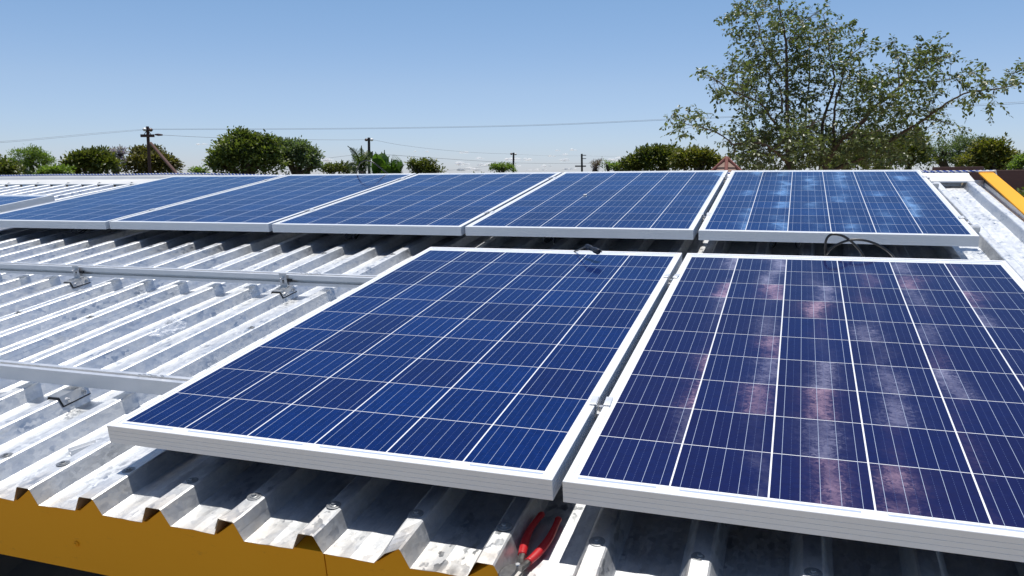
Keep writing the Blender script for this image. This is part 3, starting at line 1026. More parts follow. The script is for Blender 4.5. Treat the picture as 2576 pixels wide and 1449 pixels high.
f = [(k, (k + 1) % 14, 14 + (k + 1) % 14, 14 + k) for k in range(14)] + [(14 + k, 14 + (k + 1) % 14, 28 + (k + 1) % 14, 28 + k) for k in range(14)] + [tuple(range(28, 42)), tuple(range(13, -1, -1))]
mb.add(v, f)
mb.tube([(0.958, -0.098, zc + 0.004), (0.962, -0.112, zc + 0.004), (0.958, -0.130, zc + 0.003), (0.950, -0.146, zc + 0.002)], [0.0085, 0.0075, 0.006, 0.003], 8, squash=0.7)
mb.build("jaw", M['toolsteel'], root)
mb = MB(); mb.disc((0.9560, -0.097, zc + 0.0085), 0.0042, 0.003, 12)
mb.build("pivot", M['steel'], root)

# white aluminium offcut
mb = MB()
mb.box((-0.030, -0.011, 0.0), (0.030, 0.011, 0.002)); mb.box((-0.030, -0.011, 0.002), (0.030, -0.009, 0.012)); mb.box((-0.030, 0.009, 0.002), (0.030, 0.011, 0.012))
o = mb.build("aluminium_offcut", M['frame'])
o.matrix_world = ROOF @ Matrix.Translation((-0.197, 0.094, ZV + 0.003)) @ Matrix.Rotation(math.radians(62), 4, 'Z')
tag(o, "short white channel offcut lying in a pan left of the front panel", "offcut")

# crumpled clear plastic
tm = NT("clear_plastic_film")
tm.set(color=(0.92, 0.93, 0.95), rough=0.18, alpha=0.42, spec=0.8)
M['film'] = tm.mat
def film(x, y, z, sx, sy, h, lab, seed):
    r = random.Random(seed)
    n = 13
    v, f = [], []
    for j in range(n):
        for i in range(n):
            u, w = i / (n - 1) * 2 - 1, j / (n - 1) * 2 - 1
            rr = 1 - 0.35 * abs(u * w)
            bumpz = max(0, math.exp(-((u - .35) ** 2 + (w - .2) ** 2) * 3)) * h + r.uniform(0, h * 0.35)
            v.append((u * sx * rr + r.uniform(-1, 1) * sx * .09, w * sy * rr + r.uniform(-1, 1) * sy * .09, bumpz))
    for j in range(n - 1):
        for i in range(n - 1): f.append((j * n + i, j * n + i + 1, (j + 1) * n + i + 1, (j + 1) * n + i))
    o = obj("plastic_scrap", v, f, M['film'])
    o.matrix_world = ROOF @ Matrix.Translation((x, y, z)) @ Matrix.Rotation(math.radians(60), 4, 'Z')
    tag(o, lab, "plastic scrap", "scraps of clear plastic on the sheets")
film(-0.550, 0.775, ZT + 0.0035, 0.062, 0.036, 0.040, "crumpled clear plastic bag on a rib between the two bare rails", 3)
film(-0.905, 0.690, ZV + 0.0035, 0.022, 0.012, 0.012, "tiny scrap of clear plastic between the bare rails, left of the crumpled bag", 5)
# white speck on a back-row panel
mb = MB()
for k in range(5):
    a = k * 1.3
    mb.tube([(math.cos(a) * .004, math.sin(a) * .005, 0.0), (math.cos(a) * .006, math.sin(a) * .006, 0.003), (math.cos(a) * .003, math.sin(a) * .003, 0.006)], [0.003, 0.005, 0.002], 6)
o = mb.build("white_speck", M['porcelain'])
o.matrix_world = ROOF @ Matrix.Translation((0.335, 2.835, -0.0006))
tag(o, "tiny white fleck lying on a solar panel in the back row", "fleck")

# ---------------------------------------------------------------- neighbours
# dark timber board of the next building, beyond the yellow barge
D0 = 7.4
a = at(2030, 430, D0 + 1.6); b = at(2760, 421, D0 - 0.2)
root = empty("timber_screen", "dark brown timber boards behind the yellow barge board at the right edge", "fence", loc=(a.x, a.y, 0))
L = (b - a); L.z = 0
ang = math.atan2(L.y, L.x)
R_ = Matrix.Rotation(ang, 4, 'Z')
zt = a.z
mb = MB(); mb.box((0, -0.02, zt - 0.215), (L.length, 0.02, zt - 0.004), bev=0.004); mb.build("board", M['timber'], root, matrix=R_)
mb = MB(); mb.box((1.30, -0.025, zt - 0.0035), (1.75, 0.03, zt + 0.030), bev=0.003); mb.build("cap_board", M['timber'], root, matrix=R_)
for q in (0.06, 0.5, 0.97):
    mb = MB(); mb.box((L.length * q - 0.05, 0.021, 0), (L.length * q + 0.05, 0.12, zt - 0.02)); mb.build("post", M['timber'], root, matrix=R_)

# tiled pavilion roof
pc = at(1828, 399, 11.0)
root = empty("garden_pavilion", "small pavilion with a pointed brown tiled roof left of the big tree", "pavilion", loc=(pc.x, pc.y, 0))
H = pc.z
v, f = [], []
S = 6
Rr = 1.15
dz = 0.98
rows = 7
mb = MB()
for s in range(S):
    a0, a1 = 2 * math.pi * (s + .25) / S, 2 * math.pi * (s + 1.25) / S
    for r in range(rows):
        t0, t1 = r / rows, (r + 1) / rows
        def P(a, t, lift=0): return (math.cos(a) * Rr * t, math.sin(a) * Rr * t, H - dz * t + lift)
        mb.add([P(a0, t0 + 0.001), P(a1, t0 + 0.001), P(a1, t1, 0.022), P(a0, t1, 0.022), P(a0, t1, -0.01), P(a1, t1, -0.01)], [(0, 3, 2, 1), (3, 4, 5, 2)])
mb.build("roof", M['tile'], root)
for s in range(S):
    a0 = 2 * math.pi * (s + .25) / S
    mb = MB()
    mb.tube([(math.cos(a0) * Rr * t, math.sin(a0) * Rr * t, H - dz * t + 0.015) for t in (0.0, 0.33, 0.66, 1.0)], 0.024, 8)
    mb.build("ridge_tiles", M['tileridge'], root)
    mb = MB(); mb.tube([(math.cos(a0) * Rr * .9, math.sin(a0) * Rr * .9, 0), (math.cos(a0) * Rr * .9, math.sin(a0) * Rr * .9, H - dz * .9)], 0.05, 8)
    mb.build("post", M['polewood'], root)
mb = MB(); mb.tube([(0, 0, H - .02), (0, 0, H + .015), (0, 0, H + 0.03)], [0.045, 0.035, 0.012], 8); mb.build("finial", M['tileridge'], root)

# ---------------------------------------------------------------- utility poles
def pole(px, top, depth, rad, mat, label, lean=0.0):
    t = at(px, top, depth)
    r = empty("utility_pole", label, "utility pole", "wooden power and telephone poles", loc=(t.x + lean, t.y, 0))
    mb = MB(); mb.tube([(0, 0, -0.1), (-lean * .5, 0, t.z * .5), (-lean, 0, t.z)], [rad * 1.25, rad * 1.1, rad], 10)
    mb.build("post", mat, r)
    return r, t

def insul(r, p, mat, s=1.0):
    mb = MB(); mb.tube([(p[0], p[1], p[2] - .10 * s), (p[0], p[1], p[2] - .05 * s), (p[0], p[1], p[2]), (p[0], p[1], p[2] + .04 * s), (p[0], p[1], p[2] + .10 * s)], [0.05 * s, 0.11 * s, 0.13 * s, 0.11 * s, 0.03 * s], 8)
    mb.build("insulator", mat, r, True)

d1 = 58.0
r1, t1 = pole(371, 318, d1, 0.105, M['polewood'], "rust-brown pole with crossarm and a slanting strut, at the left", -0.06)
sc = d1 / FPX
def rel(r, px, py, depth): return at(px, py, depth) - Vector(r.location)
c1, c2 = rel(r1, 354, 341.5, d1 - .15), rel(r1, 388, 341, d1 - .15)
mb = MB(); mb.box((c1.x, c1.y - .06, c1.z - .10), (c2.x, c1.y + .06, c1.z + .10)); mb.build("crossarm", M['polewood'], r1)
for sx in (-1, 1):
    mb = MB(); mb.tube([rel(r1, 371 + sx * 9, 339, d1 - .1), rel(r1, 371 + sx * 1.5, 328, d1 - .1)], 0.025, 6); mb.build("brace", M['darkpole'], r1)
insul(r1, rel(r1, 364, 325.5, d1 - .05), M['porcelain'], 1.3)
insul(r1, rel(r1, 379, 326.5, d1 - .05), M['brownpot'], 1.3)
sb = rel(r1, 452, 446, d1 - 6); st = rel(r1, 379, 360, d1 - .3)
dirv = (sb - st); k_ = -(st.z) / dirv.z
mb = MB(); mb.tube([st, st + dirv * k_], [0.10, 0.13], 8); mb.build("strut", M['polewood'], r1)
mb = MB(); mb.tube([rel(r1, 390, 338.5, d1), rel(r1, 398, 339, d1), rel(r1, 409, 339.5, d1)], [0.05, 0.09, 0.05], 8); mb.build("strain_insulator", M['brownpot'], r1)

d2 = 88.0
r2, t2 = pole(928, 346, d2, 0.14, M['darkpole'], "dark pole with two white insulators behind the banana plants", -0.10)
insul(r2, rel(r2, 921.5, 351.5, d2), M['brownpot'], 1.6)
insul(r2, rel(r2, 935, 351.3, d2), M['porcelain'], 1.6)
mb = MB(); q = rel(r2, 930, 391, d2 - .2); mb.box((q.x - .05, q.y - .1, q.z - .35), (q.x + .35, q.y + .1, q.z + .35)); mb.build("junction_box", M['darkpole'], r2)
d3 = 125.0
r3, t3 = pole(1292, 384, d3, 0.15, M['darkpole'], "thin far pole standing right of a light green treetop", -0.1)
insul(r3, rel(r3, 1286.5, 387, d3), M['brownpot'], 1.6); insul(r3, rel(r3, 1297, 387.5, d3), M['porcelain'], 1.6)
d4 = 125.0
r4, t4 = pole(1463.5, 387, d4, 0.15, M['darkpole'], "thin far pole with a low crossarm, among the small clouds", 0.18)
q = rel(r4, 1462, 418, d4 - .2); mb = MB(); mb.box((q.x - .95, q.y - .06, q.z - .10), (q.x + .75, q.y + .06, q.z + .10)); mb.build("crossarm", M['darkpole'], r4)
for py in (390.5, 399):
    q = rel(r4, 1468, py, d4); mb = MB(); mb.box((q.x - .25, q.y - .04, q.z - .05), (q.x + .40, q.y + .04, q.z + .05)); mb.build("bracket", M['darkpole'], r4)

def wire(pts, rad, label, sag=True):
    P = smooth_path([at(*p) for p in pts], 10)
    mb = MB(); mb.tube(P, rad, 5)
    o = mb.build("power_line", M['wire'], None, True)
    tag(o, label, "power line", "overhead wires")
wire([(380, 324.5, d1), (858, 322.5, d1 - 2), (1310, 315, d1 - 5), (1682, 299.5, d1 - 9), (2100, 281, d1 - 14), (2576, 256, d1 - 20), (2900, 236, d1 - 24)], 0.0075, "upper one of two wires running from the brown pole to the big tree")
wire([(380, 326.0, d1), (858, 324.6, d1 - 2), (1310, 317.2, d1 - 5), (1682, 302, d1 - 9), (2100, 284, d1 - 14), (2576, 260, d1 - 20), (2900, 241, d1 - 24)], 0.0075, "lower one of two wires running from the brown pole to the big tree")
wire([(362, 325, d1), (250, 334, d1 - 4), (120, 346, d1 - 9), (0, 356, d1 - 13), (-300, 374, d1 - 22)], 0.007, "upper one of two faint wires leaving the brown pole to the left")
wire([(362, 327, d1), (250, 337, d1 - 4), (120, 349, d1 - 9), (0, 359, d1 - 13), (-300, 378, d1 - 22)], 0.007, "lower one of two faint wires leaving the brown pole to the left")
wire([(405, 339.5, d1), (500, 344.5, 66), (590, 347.5, 70), (720, 350.5, 77), (858, 352, 84), (920, 351.3, d2)], 0.014, "single wire between the brown pole and the dark pole over the big round tree")
wire([(936, 351.3, d2), (1010, 365, 96), (1100, 376, 106), (1200, 384, 116), (1287, 387.5, d3)], 0.014, "wire from the dark pole by the bananas down to the thin far pole")
wire([(440, 428, 70), (527, 424, 74), (640, 417, 78), (807, 399.5, 84), (858, 393.5, 86), (929, 386, d2)], 0.016, "low wire slanting behind the big round tree up to the dark pole")
wire([(929, 386, d2), (985, 390, 92), (1100, 398, 104), (1200, 404.5, 114), (1291, 409.5, d3), (1400, 411, 125), (1578, 409.5, 125), (1750, 405, 120)], 0.022, "thick low wire crossing the clouds from the dark pole to the mango tree")
wire([(1105, 431, 100), (1200, 421, 114), (1291, 410.5, d3)], 0.015, "low wire rising from behind the small dark tree to the thin far pole")
wire([(993, 402, d2), (1035, 412, 92), (1068, 420, 96)], 0.013, "short faint wire dropping from the banana plants to the small dark tree")
wire([(1297, 388, d3), (1370, 391.5, d3), (1464, 392, d4), (1560, 393, d4), (1800, 388, 120)], 0.010, "faint wire linking the two thin far poles")
wire([(2470, 382, 60), (2520, 385.5, 60), (2576, 386.5, 60), (2800, 384, 58)], 0.016, "short wire at the right edge beside the yellowish tree")

# ---------------------------------------------------------------- foliage
def leaf_mesh(name, P, D, size, mat, parent=None, width=0.5, wseed=0, curl=0.25):
    """P leaf bases, D leaf directions (n x 3); one folded six-corner blade each"""
    r = np.random.default_rng(wseed)
    n = len(P)
    D = D / (np.linalg.norm(D, axis=1, keepdims=True) + 1e-9)
    ref = r.normal(size=(n, 3)) * .55; ref[:, 2] += 1.0
    S = np.cross(D, ref); S /= (np.linalg.norm(S, axis=1, keepdims=True) + 1e-9)
    U = np.cross(S, D)
    s = (size * r.uniform(0.65, 1.3, n))[:, None]
    w = s * width * 0.5
    bend = U * s * curl
    pts = np.stack([P, P + D * s * .35 + S * w - bend * .15, P + D * s * .75 + S * w * .75 - bend * .5, P + D * s - bend, P + D * s * .75 - S * w * .75 - bend * .5, P + D * s * .35 - S * w - bend * .15], 1).reshape(-1, 3)
    me = bpy.data.meshes.new(name)
    me.vertices.add(n * 6)
    me.vertices.foreach_set("co", pts.astype(np.float32).ravel())
    idx = np.arange(n)[:, None] * 6
    quads = np.concatenate([idx + np.array([[0, 1, 2, 3]]), idx + np.array([[0, 3, 4, 5]])], 0)
    me.loops.add(quads.size)
    me.loops.foreach_set("vertex_index", quads.ravel().astype(np.int32))
    me.polygons.add(len(quads))
    me.polygons.foreach_set("loop_start", (np.arange(len(quads)) * 4).astype(np.int32))
    me.materials.append(mat)
    me.update(calc_edges=True)
    me.validate()
    o = bpy.data.objects.new(name, me)
    COL.objects.link(o)
    if parent is not None: o.parent = parent
    return o

LM = {
    'mango': leaf_material("mango_leaves", (0.040, 0.064, 0.015), (0.190, 0.195, 0.045), 0.40, 0.28),
    'mid': leaf_material("mid_green_leaves", (0.055, 0.085, 0.022), (0.205, 0.230, 0.070), 0.42, 0.32),
    'light': leaf_material("light_green_leaves", (0.12, 0.175, 0.04), (0.21, 0.28, 0.075), 0.5, 0.4),
    'grey': leaf_material("grey_green_leaves", (0.095, 0.135, 0.065), (0.17, 0.205, 0.11), 0.5, 0.35),
    'yellowish': leaf_material("olive_yellow_leaves", (0.085, 0.105, 0.022), (0.24, 0.21, 0.045), 0.45, 0.33),
    'bronze': leaf_material("bronze_green_leaves", (0.066, 0.058, 0.022), (0.200, 0.180, 0.055), 0.42, 0.28),
    'purple': leaf_material("jacaranda_blossom", (0.22, 0.18, 0.32), (0.38, 0.32, 0.50), 0.6, 0.4),
    'dry': leaf_material("dry_twigs_leaves", (0.14, 0.10, 0.11), (0.23, 0.17, 0.17), 0.7, 0.3),
    'big': leaf_material("glossy_grey_green_leaves", (0.062, 0.088, 0.034), (0.155, 0.176, 0.078), 0.38, 0.36, 0.5),
}

def tree(label, depth, blobs, kind, n, leaf, group=None, clump=0.16, cat="tree", trunk=True, up=0.35, width=0.5, per=26, seed=1, flat=0.9, hollow=0.5, lobes=9):
    """blobs: (px, py, rx, ry) in picture units at `depth`; crown kept roughly as deep as wide"""
    r = np.random.default_rng(seed)
    n = int(n * 1.5); leaf = leaf * .78
    s = depth / FPX
    C = [np.array(at(b[0], b[1], depth + (b[4] if len(b) > 4 else 0))) for b in blobs]
    R = [np.array((b[2] * s, (b[2] + b[3]) * .5 * s * flat, b[3] * s)) for b in blobs]
    # knobbly sub-crowns so that the outline is uneven
    for w in range(len(C)):
        for _ in range(lobes):
            d = r.normal(size=3); d[2] = abs(d[2]) * .9 + .05; d /= np.linalg.norm(d)
            k_ = r.uniform(.20, .38)
            C.append(C[w] + R[w] * d * r.uniform(.80, 1.08)); R.append(R[w] * k_)
    cx = float(np.mean([c[0] for c in C])); cy = float(np.mean([c[1] for c in C]))
    root = empty("tree" if cat == "tree" else "shrub", label, cat, group, loc=(cx, cy, 0))
    base = np.array((cx, cy, 0.0))
    area = np.array([q[0] * q[2] + q[0] * q[1] for q in R]) * np.array([.55 if i < len(blobs) else 1.25 for i in range(len(R))])
    ncl = max(10, n // per)
    which = r.choice(len(C), ncl, p=area / area.sum())
    P, Dn = [], []
    for w in which:
        d = r.normal(size=3); d /= np.linalg.norm(d)
        if d[2] < -0.2 and r.random() < 0.5: d[2] *= -1
        rad = hollow + (1 - hollow) * r.random() ** 0.6
        rad *= r.choice([1.0, 1.0, 1.0, 1.1, 1.22])
        c = C[w] + R[w] * d * rad
        sig = clump * np.min(R[w])
        sig = max(sig, leaf * .8)
        k = r.integers(int(per * .6), int(per * 1.4) + 1)
        off = r.normal(size=(k, 3)) * sig * np.array((1, 1, .75))
        pp = c + off
        dd = off / (sig + 1e-9) * .5 + r.normal(size=(k, 3)) * .6 + d * .5 + np.array((0, 0, up))
        P.append(pp); Dn.append(dd)
    P = np.concatenate(P) - base; Dn = np.concatenate(Dn)
    leaf_mesh("crown", P, Dn, leaf, LM[kind], root, width, seed)
    if trunk:
        mb = MB()
        zc_ = float(np.mean([c[2] for c in C]))
        H_ = max(1.2, zc_ * .75)
        tr = 0.035 * (zc_ + 1) + 0.03
        mb.tube([(0, 0, -.1), (tr * .4, 0, H_ * .5), (0, tr * .3, H_)], [tr * 1.25, tr, tr * .75], 8)
        for c, q in list(zip(C, R))[:len(blobs)]:
            tip = Vector(c - base) + Vector((0, 0, float(q[2]) * .25))
            mid_ = Vector((0, 0, H_)).lerp(tip, .5) + Vector((r.normal() * .15, r.normal() * .15, -.1))
            mb.tube(smooth_path([(0, 0, H_ * .93), mid_, tip], 4), [tr * .7 * (1 - i / 9.5) + .012 for i in range(9)], 6)
            for _ in range(5):
                d = r.normal(size=3); d[2] = abs(d[2]); d /= np.linalg.norm(d)
                e = Vector(c - base + q * d * .8)
                mb.tube([mid_.lerp(tip, .6), mid_.lerp(e, .6) + Vector((0, 0, .1)), e], [tr * .3, tr * .2, .01], 5)
        mb.build("trunk", M['bark'], root, True)
    return root

G = "garden trees beyond the ridge"
tree("dark bushy tree at the left edge of the picture", 40, [(-10, 432, 40, 26), (25, 436, 22, 18), (-60, 428, 40, 30)], 'mango', 2600, .22, G, seed=11)
tree("feathery light green tree near the left edge", 46, [(78, 412, 40, 32), (100, 420, 32, 28), (52, 418, 26, 18), (84, 394, 26, 18), (30, 407, 14, 6), (118, 406, 16, 10)], 'light', 4200, .15, G, seed=12, width=.3, clump=.2, up=.7)
tree("low yellow-green bush between the feathery tree and the dark mango", 36, [(132, 434, 24, 13), (156, 433, 16, 12), (115, 440, 18, 12)], 'light', 1100, .17, G, seed=13, cat="bush", trunk=False)
tree("dense dark mango tree left of the brown pole", 40, [(205, 417, 38, 26), (240, 412, 34, 26), (270, 420, 26, 22), (182, 428, 22, 20), (232, 398, 22, 12)], 'mango', 5600, .22, G, seed=14, clump=.14)
tree("small lilac-flowered tree poking up between two dark mangoes", 58, [(290, 385, 20, 10), (305, 388, 10, 10), (280, 390, 10, 8), (290, 410, 22, 14)], 'purple', 620, .22, G, seed=15, per=14)
tree("dark mango tree behind the brown pole's strut", 66, [(362, 412, 44, 30), (400, 416, 36, 26), (425, 424, 22, 20), (338, 424, 26, 20), (378, 388, 26, 14), (355, 388, 16, 10)], 'bronze', 6000, .32, G, seed=16, clump=.14)
tree("tiny light green treetop just over the ridge right of the mango", 50, [(498, 434, 18, 8), (513, 430, 7, 6)], 'light', 420, .18, G, seed=17)
tree("big round tree, tallest on the left half of the skyline", 34, [(610, 395, 62, 46), (580, 412, 48, 34), (650, 388, 46, 40), (632, 358, 26, 22), (604, 350, 24, 16), (660, 418, 46, 30), (560, 394, 24, 22), (676, 372, 28, 22), (545, 420, 16, 20)], 'mid', 11000, .19, G, seed=18, clump=.16)
tree("greyer loose tree leaning on the big round tree's right side", 37, [(735, 400, 46, 38), (765, 408, 36, 30), (715, 384, 32, 28), (782, 392, 16, 16), (750, 375, 28, 16), (790, 420, 16, 16)], 'grey', 5200, .17, G, seed=19, clump=.17)
tree("low dark tree behind the leftmost banana fronds", 60, [(842, 427, 28, 10), (858, 422, 16, 8), (824, 429, 14, 8), (880, 430, 20, 8)], 'mango', 1500, .22, G, seed=20)
tree("small dark knobbly tree right of the banana plants", 52, [(1050, 421, 22, 10), (1072, 418, 20, 14), (1088, 414, 9, 9), (1040, 414, 12, 8), (1075, 430, 26, 8), (1100, 432, 16, 5)], 'mango', 1900, .20, G, seed=21, clump=.2)
tree("light green bush-top beside the thin far pole", 70, [(1262, 425, 30, 8), (1250, 421, 14, 7), (1272, 420, 14, 6)], 'light', 1200, .20, G, seed=22)
tree("dry purplish leafless-looking treetop near the cloud bank", 60, [(1501, 418, 9, 14), (1506, 412, 7, 9), (1494, 422, 7, 9)], 'dry', 420, .17, G, seed=23, width=.25)
tree("sparse light green sapling left of the right-hand mango", 45, [(1530, 420, 14, 9), (1550, 422, 16, 7), (1570, 424, 16, 8), (1524, 412, 5, 5)], 'light', 620, .16, G, seed=24, per=12)
tree("dark mango tree at mid right, left of the pavilion roof", 40, [(1610, 412, 36, 20), (1640, 404, 38, 24), (1680, 396, 36, 22), (1600, 420, 26, 14), (1660, 390, 22, 12), (1700, 408, 40, 22), (1585, 418, 16, 12)], 'mango', 6400, .21, G, seed=25, clump=.14)
tree("olive tree with upright sprigs, just left of the pavilion roof", 36, [(1740, 405, 34, 22), (1770, 410, 28, 20), (1745, 388, 8, 14), (1778, 392, 9, 12), (1795, 412, 16, 14), (1720, 412, 26, 18)], 'yellowish', 3600, .18, G, seed=26)
tree("thick dark tree showing behind the big tree's lower right", 24, [(2200, 385, 78, 48), (2260, 390, 62, 48), (2150, 400, 60, 36), (2285, 372, 40, 32), (2300, 408, 36, 30), (2100, 410, 60, 28)], 'mango', 8500, .13, G, seed=27, clump=.15)
tree("feathery grey-green tree right of the big tree", 45, [(2380, 385, 52, 36), (2410, 372, 44, 30), (2350, 398, 40, 30), (2440, 380, 40, 30), (2340, 380, 20, 12), (2470, 372, 26, 22), (2400, 410, 70, 22)], 'grey', 5200, .16, G, seed=28, width=.35, clump=.22, hollow=.35)
tree("yellowish green tree near the right edge with a tall sprig", 32, [(2490, 396, 40, 28), (2470, 386, 22, 24), (2514, 372, 12, 22), (2530, 400, 22, 20), (2455, 408, 34, 18), (2500, 415, 50, 16)], 'yellowish', 4600, .17, G, seed=29)
tree("pale green bush at the very right edge", 28, [(2568, 408, 14, 16), (2590, 410, 26, 22), (2560, 420, 18, 10)], 'light', 1200, .12, G, seed=30)
tree("dark shrub below the timber boards at the right edge", 6.0, [(2580, 530, 40, 26), (2620, 520, 50, 30)], 'mid', 900, .05, None, cat="shrub", trunk=False, seed=31)

# low scrub that closes the gaps under the trees
P, Dn = [], []
r = np.random.default_rng(404)
for dep, top, nb in ((27.0, 470, 120), (44.0, 452, 170), (72.0, 440, 240), (110.0, 437, 260)):
    for k in range(nb):
        px_ = r.uniform(-700, 3300)
        tz = at(px_, top + abs(r.normal()) * 8, dep + r.uniform(-4, 4))
        rr = np.array((1.6, 1.4, tz.z * .5)) * r.uniform(.7, 1.1)
        c = np.array((tz.x, tz.y, tz.z - rr[2]))
        m = 60
        d = r.normal(size=(m, 3)); d /= np.linalg.norm(d, axis=1, keepdims=True)
        P.append(c + d * rr * r.uniform(.75, 1.0, (m, 1))); Dn.append(d + r.normal(size=(m, 3)) * .6 + np.array((0, 0, .4)))
o = leaf_mesh("shrubbery", np.concatenate(P), np.concatenate(Dn), .42, LM['mid'], None, .7, 405)
tag(o, "low green scrub filling the ground between the garden trees", "shrubbery", kind="stuff")

# big glossy tree: limbs read from the photo (z = fine picture units), depth spread in metres
TD = 14.0
def T(x, y, off=0.0): return at(1661 + .3552 * x, .3552 * y, TD + off)
base = T(1020, 1240, 0); base = Vector((base.x, base.y, 0))
root = empty("tree", "large airy tree with glossy grey-green leaves rising at the right", "tree", None, loc=base)
limbs = [
    ([(905, 1300, 0), (905, 1180, 0), (908, 1000, .1), (905, 940, .1), (898, 700, .2), (895, 500, .2), (893, 350, .1), (880, 220, 0), (850, 80, 0), (835, -60, 0)], .058, .008),
    ([(1150, 1300, .3), (1165, 1200, .3), (1230, 1060, .2), (1290, 980, 0), (1400, 900, -.2), (1500, 780, -.4), (1620, 680, -.5), (1750, 560, -.6), (1850, 470, -.6), (1950, 420, -.7), (2060, 395, -.7)], .066, .007),
    ([(1130, 1250, .4), (1145, 1000, .5), (1150, 870, .5), (1175, 780, .5), (1205, 700, .4), (1235, 600, .3), (1225, 500, .3), (1205, 400, .3), (1180, 250, .2), (1160, 100, .2)], .036, .006),
    ([(1235, 1055, .2), (1230, 900, 0), (1240, 740, -.1), (1290, 560, -.2), (1330, 420, -.2), (1420, 330, -.2)], .030, .005),
    ([(905, 945, .1), (800, 860, -.2), (720, 740, -.4), (600, 680, -.6), (500, 640, -.8), (400, 570, -.9), (325, 535, -1.0)], .026, .005),
    ([(905, 945, .1), (1000, 920, -.3), (1130, 855, -.6), (1220, 800, -.8)], .018, .005),
    ([(905, 1160, 0), (800, 1060, -.4), (680, 1010, -.7), (520, 1020, -.9), (480, 990, -1.0), (380, 930, -1.1), (280, 900, -1.2), (150, 865, -1.3), (85, 800, -1.3)], .022, .004),
    ([(660, 840, -.3), (625, 760, -.4), (560, 680, -.5)], .013, .004),
    ([(898, 560, .2), (810, 420, .4), (720, 300, .5), (695, 180, .6), (650, 90, .6), (590, -20, .6)], .022, .005),
    ([(860, 800, 0), (840, 600, .6), (690, 440, .9), (670, 300, 1.0)], .020, .005),
    ([(1480, 1100, .2), (1600, 1020, -.2), (1730, 930, -.5), (1850, 860, -.7), (1950, 790, -.9), (2080, 700, -1.0), (2200, 650, -1.1), (2400, 625, -1.2), (2560, 590, -1.3), (2640, 560, -1.3)], .034, .004),
    ([(1165, 1230, .3), (1480, 1100, .2)], .040, .034),
    ([(1690, 610, -.5), (1685, 450, -.3), (1660, 300, -.3)], .014, .004),
    ([(1870, 850, -.7), (1960, 850, -.9), (2080, 890, -1.0)], .012, .004),
    ([(905, 1180, 0), (1000, 1050, .5), (1040, 700, .8), (1060, 420, .8), (1040, 220, .8), (960, 100, .8)], .026, .005),
    ([(905, 1100, 0), (760, 1100, .5), (620, 1080, .8), (540, 1040, .9)], .018, .005),
    ([(1290, 980, 0), (1450, 960, .5), (1640, 880, .9), (1800, 780, 1.0), (1900, 700, 1.0)], .022, .005),
    ([(1750, 560, -.6), (1900, 580, -.7), (2050, 560, -.9), (2150, 530, -.9)], .013, .004),
]
mb = MB()
allpts = []
for pts, ra, rb in limbs:
    q = smooth_path([T(*p) - base for p in pts], 5)
    n = len(q)
    # a slight natural crook
    q = [p + Vector((random.uniform(-1, 1), random.uniform(-1, 1), random.uniform(-1, 1))) * .008 for p in q]
    mb.tube(q, [ra + (rb - ra) * (i / (n - 1)) ** .8 for i in range(n)], 8)
    allpts += [(p, ra + (rb - ra) * i / (n - 1)) for i, p in enumerate(q)]
# the two main stems run on down to the ground behind the roof
for p0, rr in ((T(905, 1300, 0) - base, .062), (T(1150, 1300, .3) - base, .070)):
    mb.tube(smooth_path([p0, Vector((p0.x * .5, p0.y * .5, p0.z * .5)), Vector((p0.x * .25, p0.y * .2, -.1))], 4), [rr] * 9, 8)
AP = np.array([tuple(p) for p, _ in allpts])
fol = """560,130,110,60 620,40,90,50 800,40,110,60 700,150,110,70 840,140,90,60 960,120,90,50 1060,180,80,55 1150,110,55,50 600,250,90,55 700,340,110,70 860,250,150,90 1040,270,140,90 1190,250,110,70
1300,220,55,45 1250,340,120,70 1440,330,110,38 1360,410,70,40 520,480,80,50 400,560,80,50 340,535,35,30 450,640,90,50 580,560,120,70 690,480,110,80 820,430,140,100 980,430,120,90 1150,450,110,80 1300,490,110,65
600,690,110,60 760,620,150,110 950,580,130,110 1055,650,60,60 1260,570,100,90 1410,580,100,65 1500,535,55,45 1680,330,45,45 1665,430,50,60 1800,390,70,55 1900,340,100,50 2000,400,90,55 2060,440,50,28 1880,470,120,55
1700,560,120,65 1560,620,130,80 1850,580,110,65 1350,700,140,80 1550,750,140,80 1720,690,130,75 1880,690,100,55 2120,540,80,45 2250,530,70,45 2180,640,100,45 2300,640,100,55 2350,720,50,25 2150,730,60,28 2440,610,65,35
2540,540,65,60 1300,820,120,65 1450,860,150,70 1620,850,130,70 1780,800,110,55 1900,820,90,45 2000,860,75,35 2070,900,45,32 1980,930,26,28 640,770,80,50 570,720,60,40 600,850,60,40 820,760,130,80 960,760,110,80
1000,870,110,60 1130,790,45,40 750,900,120,70 620,950,80,55 560,1010,70,45 650,1060,110,65 820,1010,140,80 980,980,120,80 1120,950,110,80 1300,1000,130,80 1450,1010,120,70 1600,980,110,60 1750,970,70,45 1825,995,40,26
560,1120,70,60 700,1140,120,60 860,1120,140,70 1020,1100,130,80 1180,1110,110,70 1350,1120,120,70 1500,1110,110,60 1640,1100,110,60 80,825,35,35 100,800,20,20 160,885,50,32 260,870,75,40 330,920,50,22 170,935,32,26 450,930,45,26 250,830,40,22""".split()
P, Dn = [], []
twigs = MB()
mpp = .3552 / FPX * TD
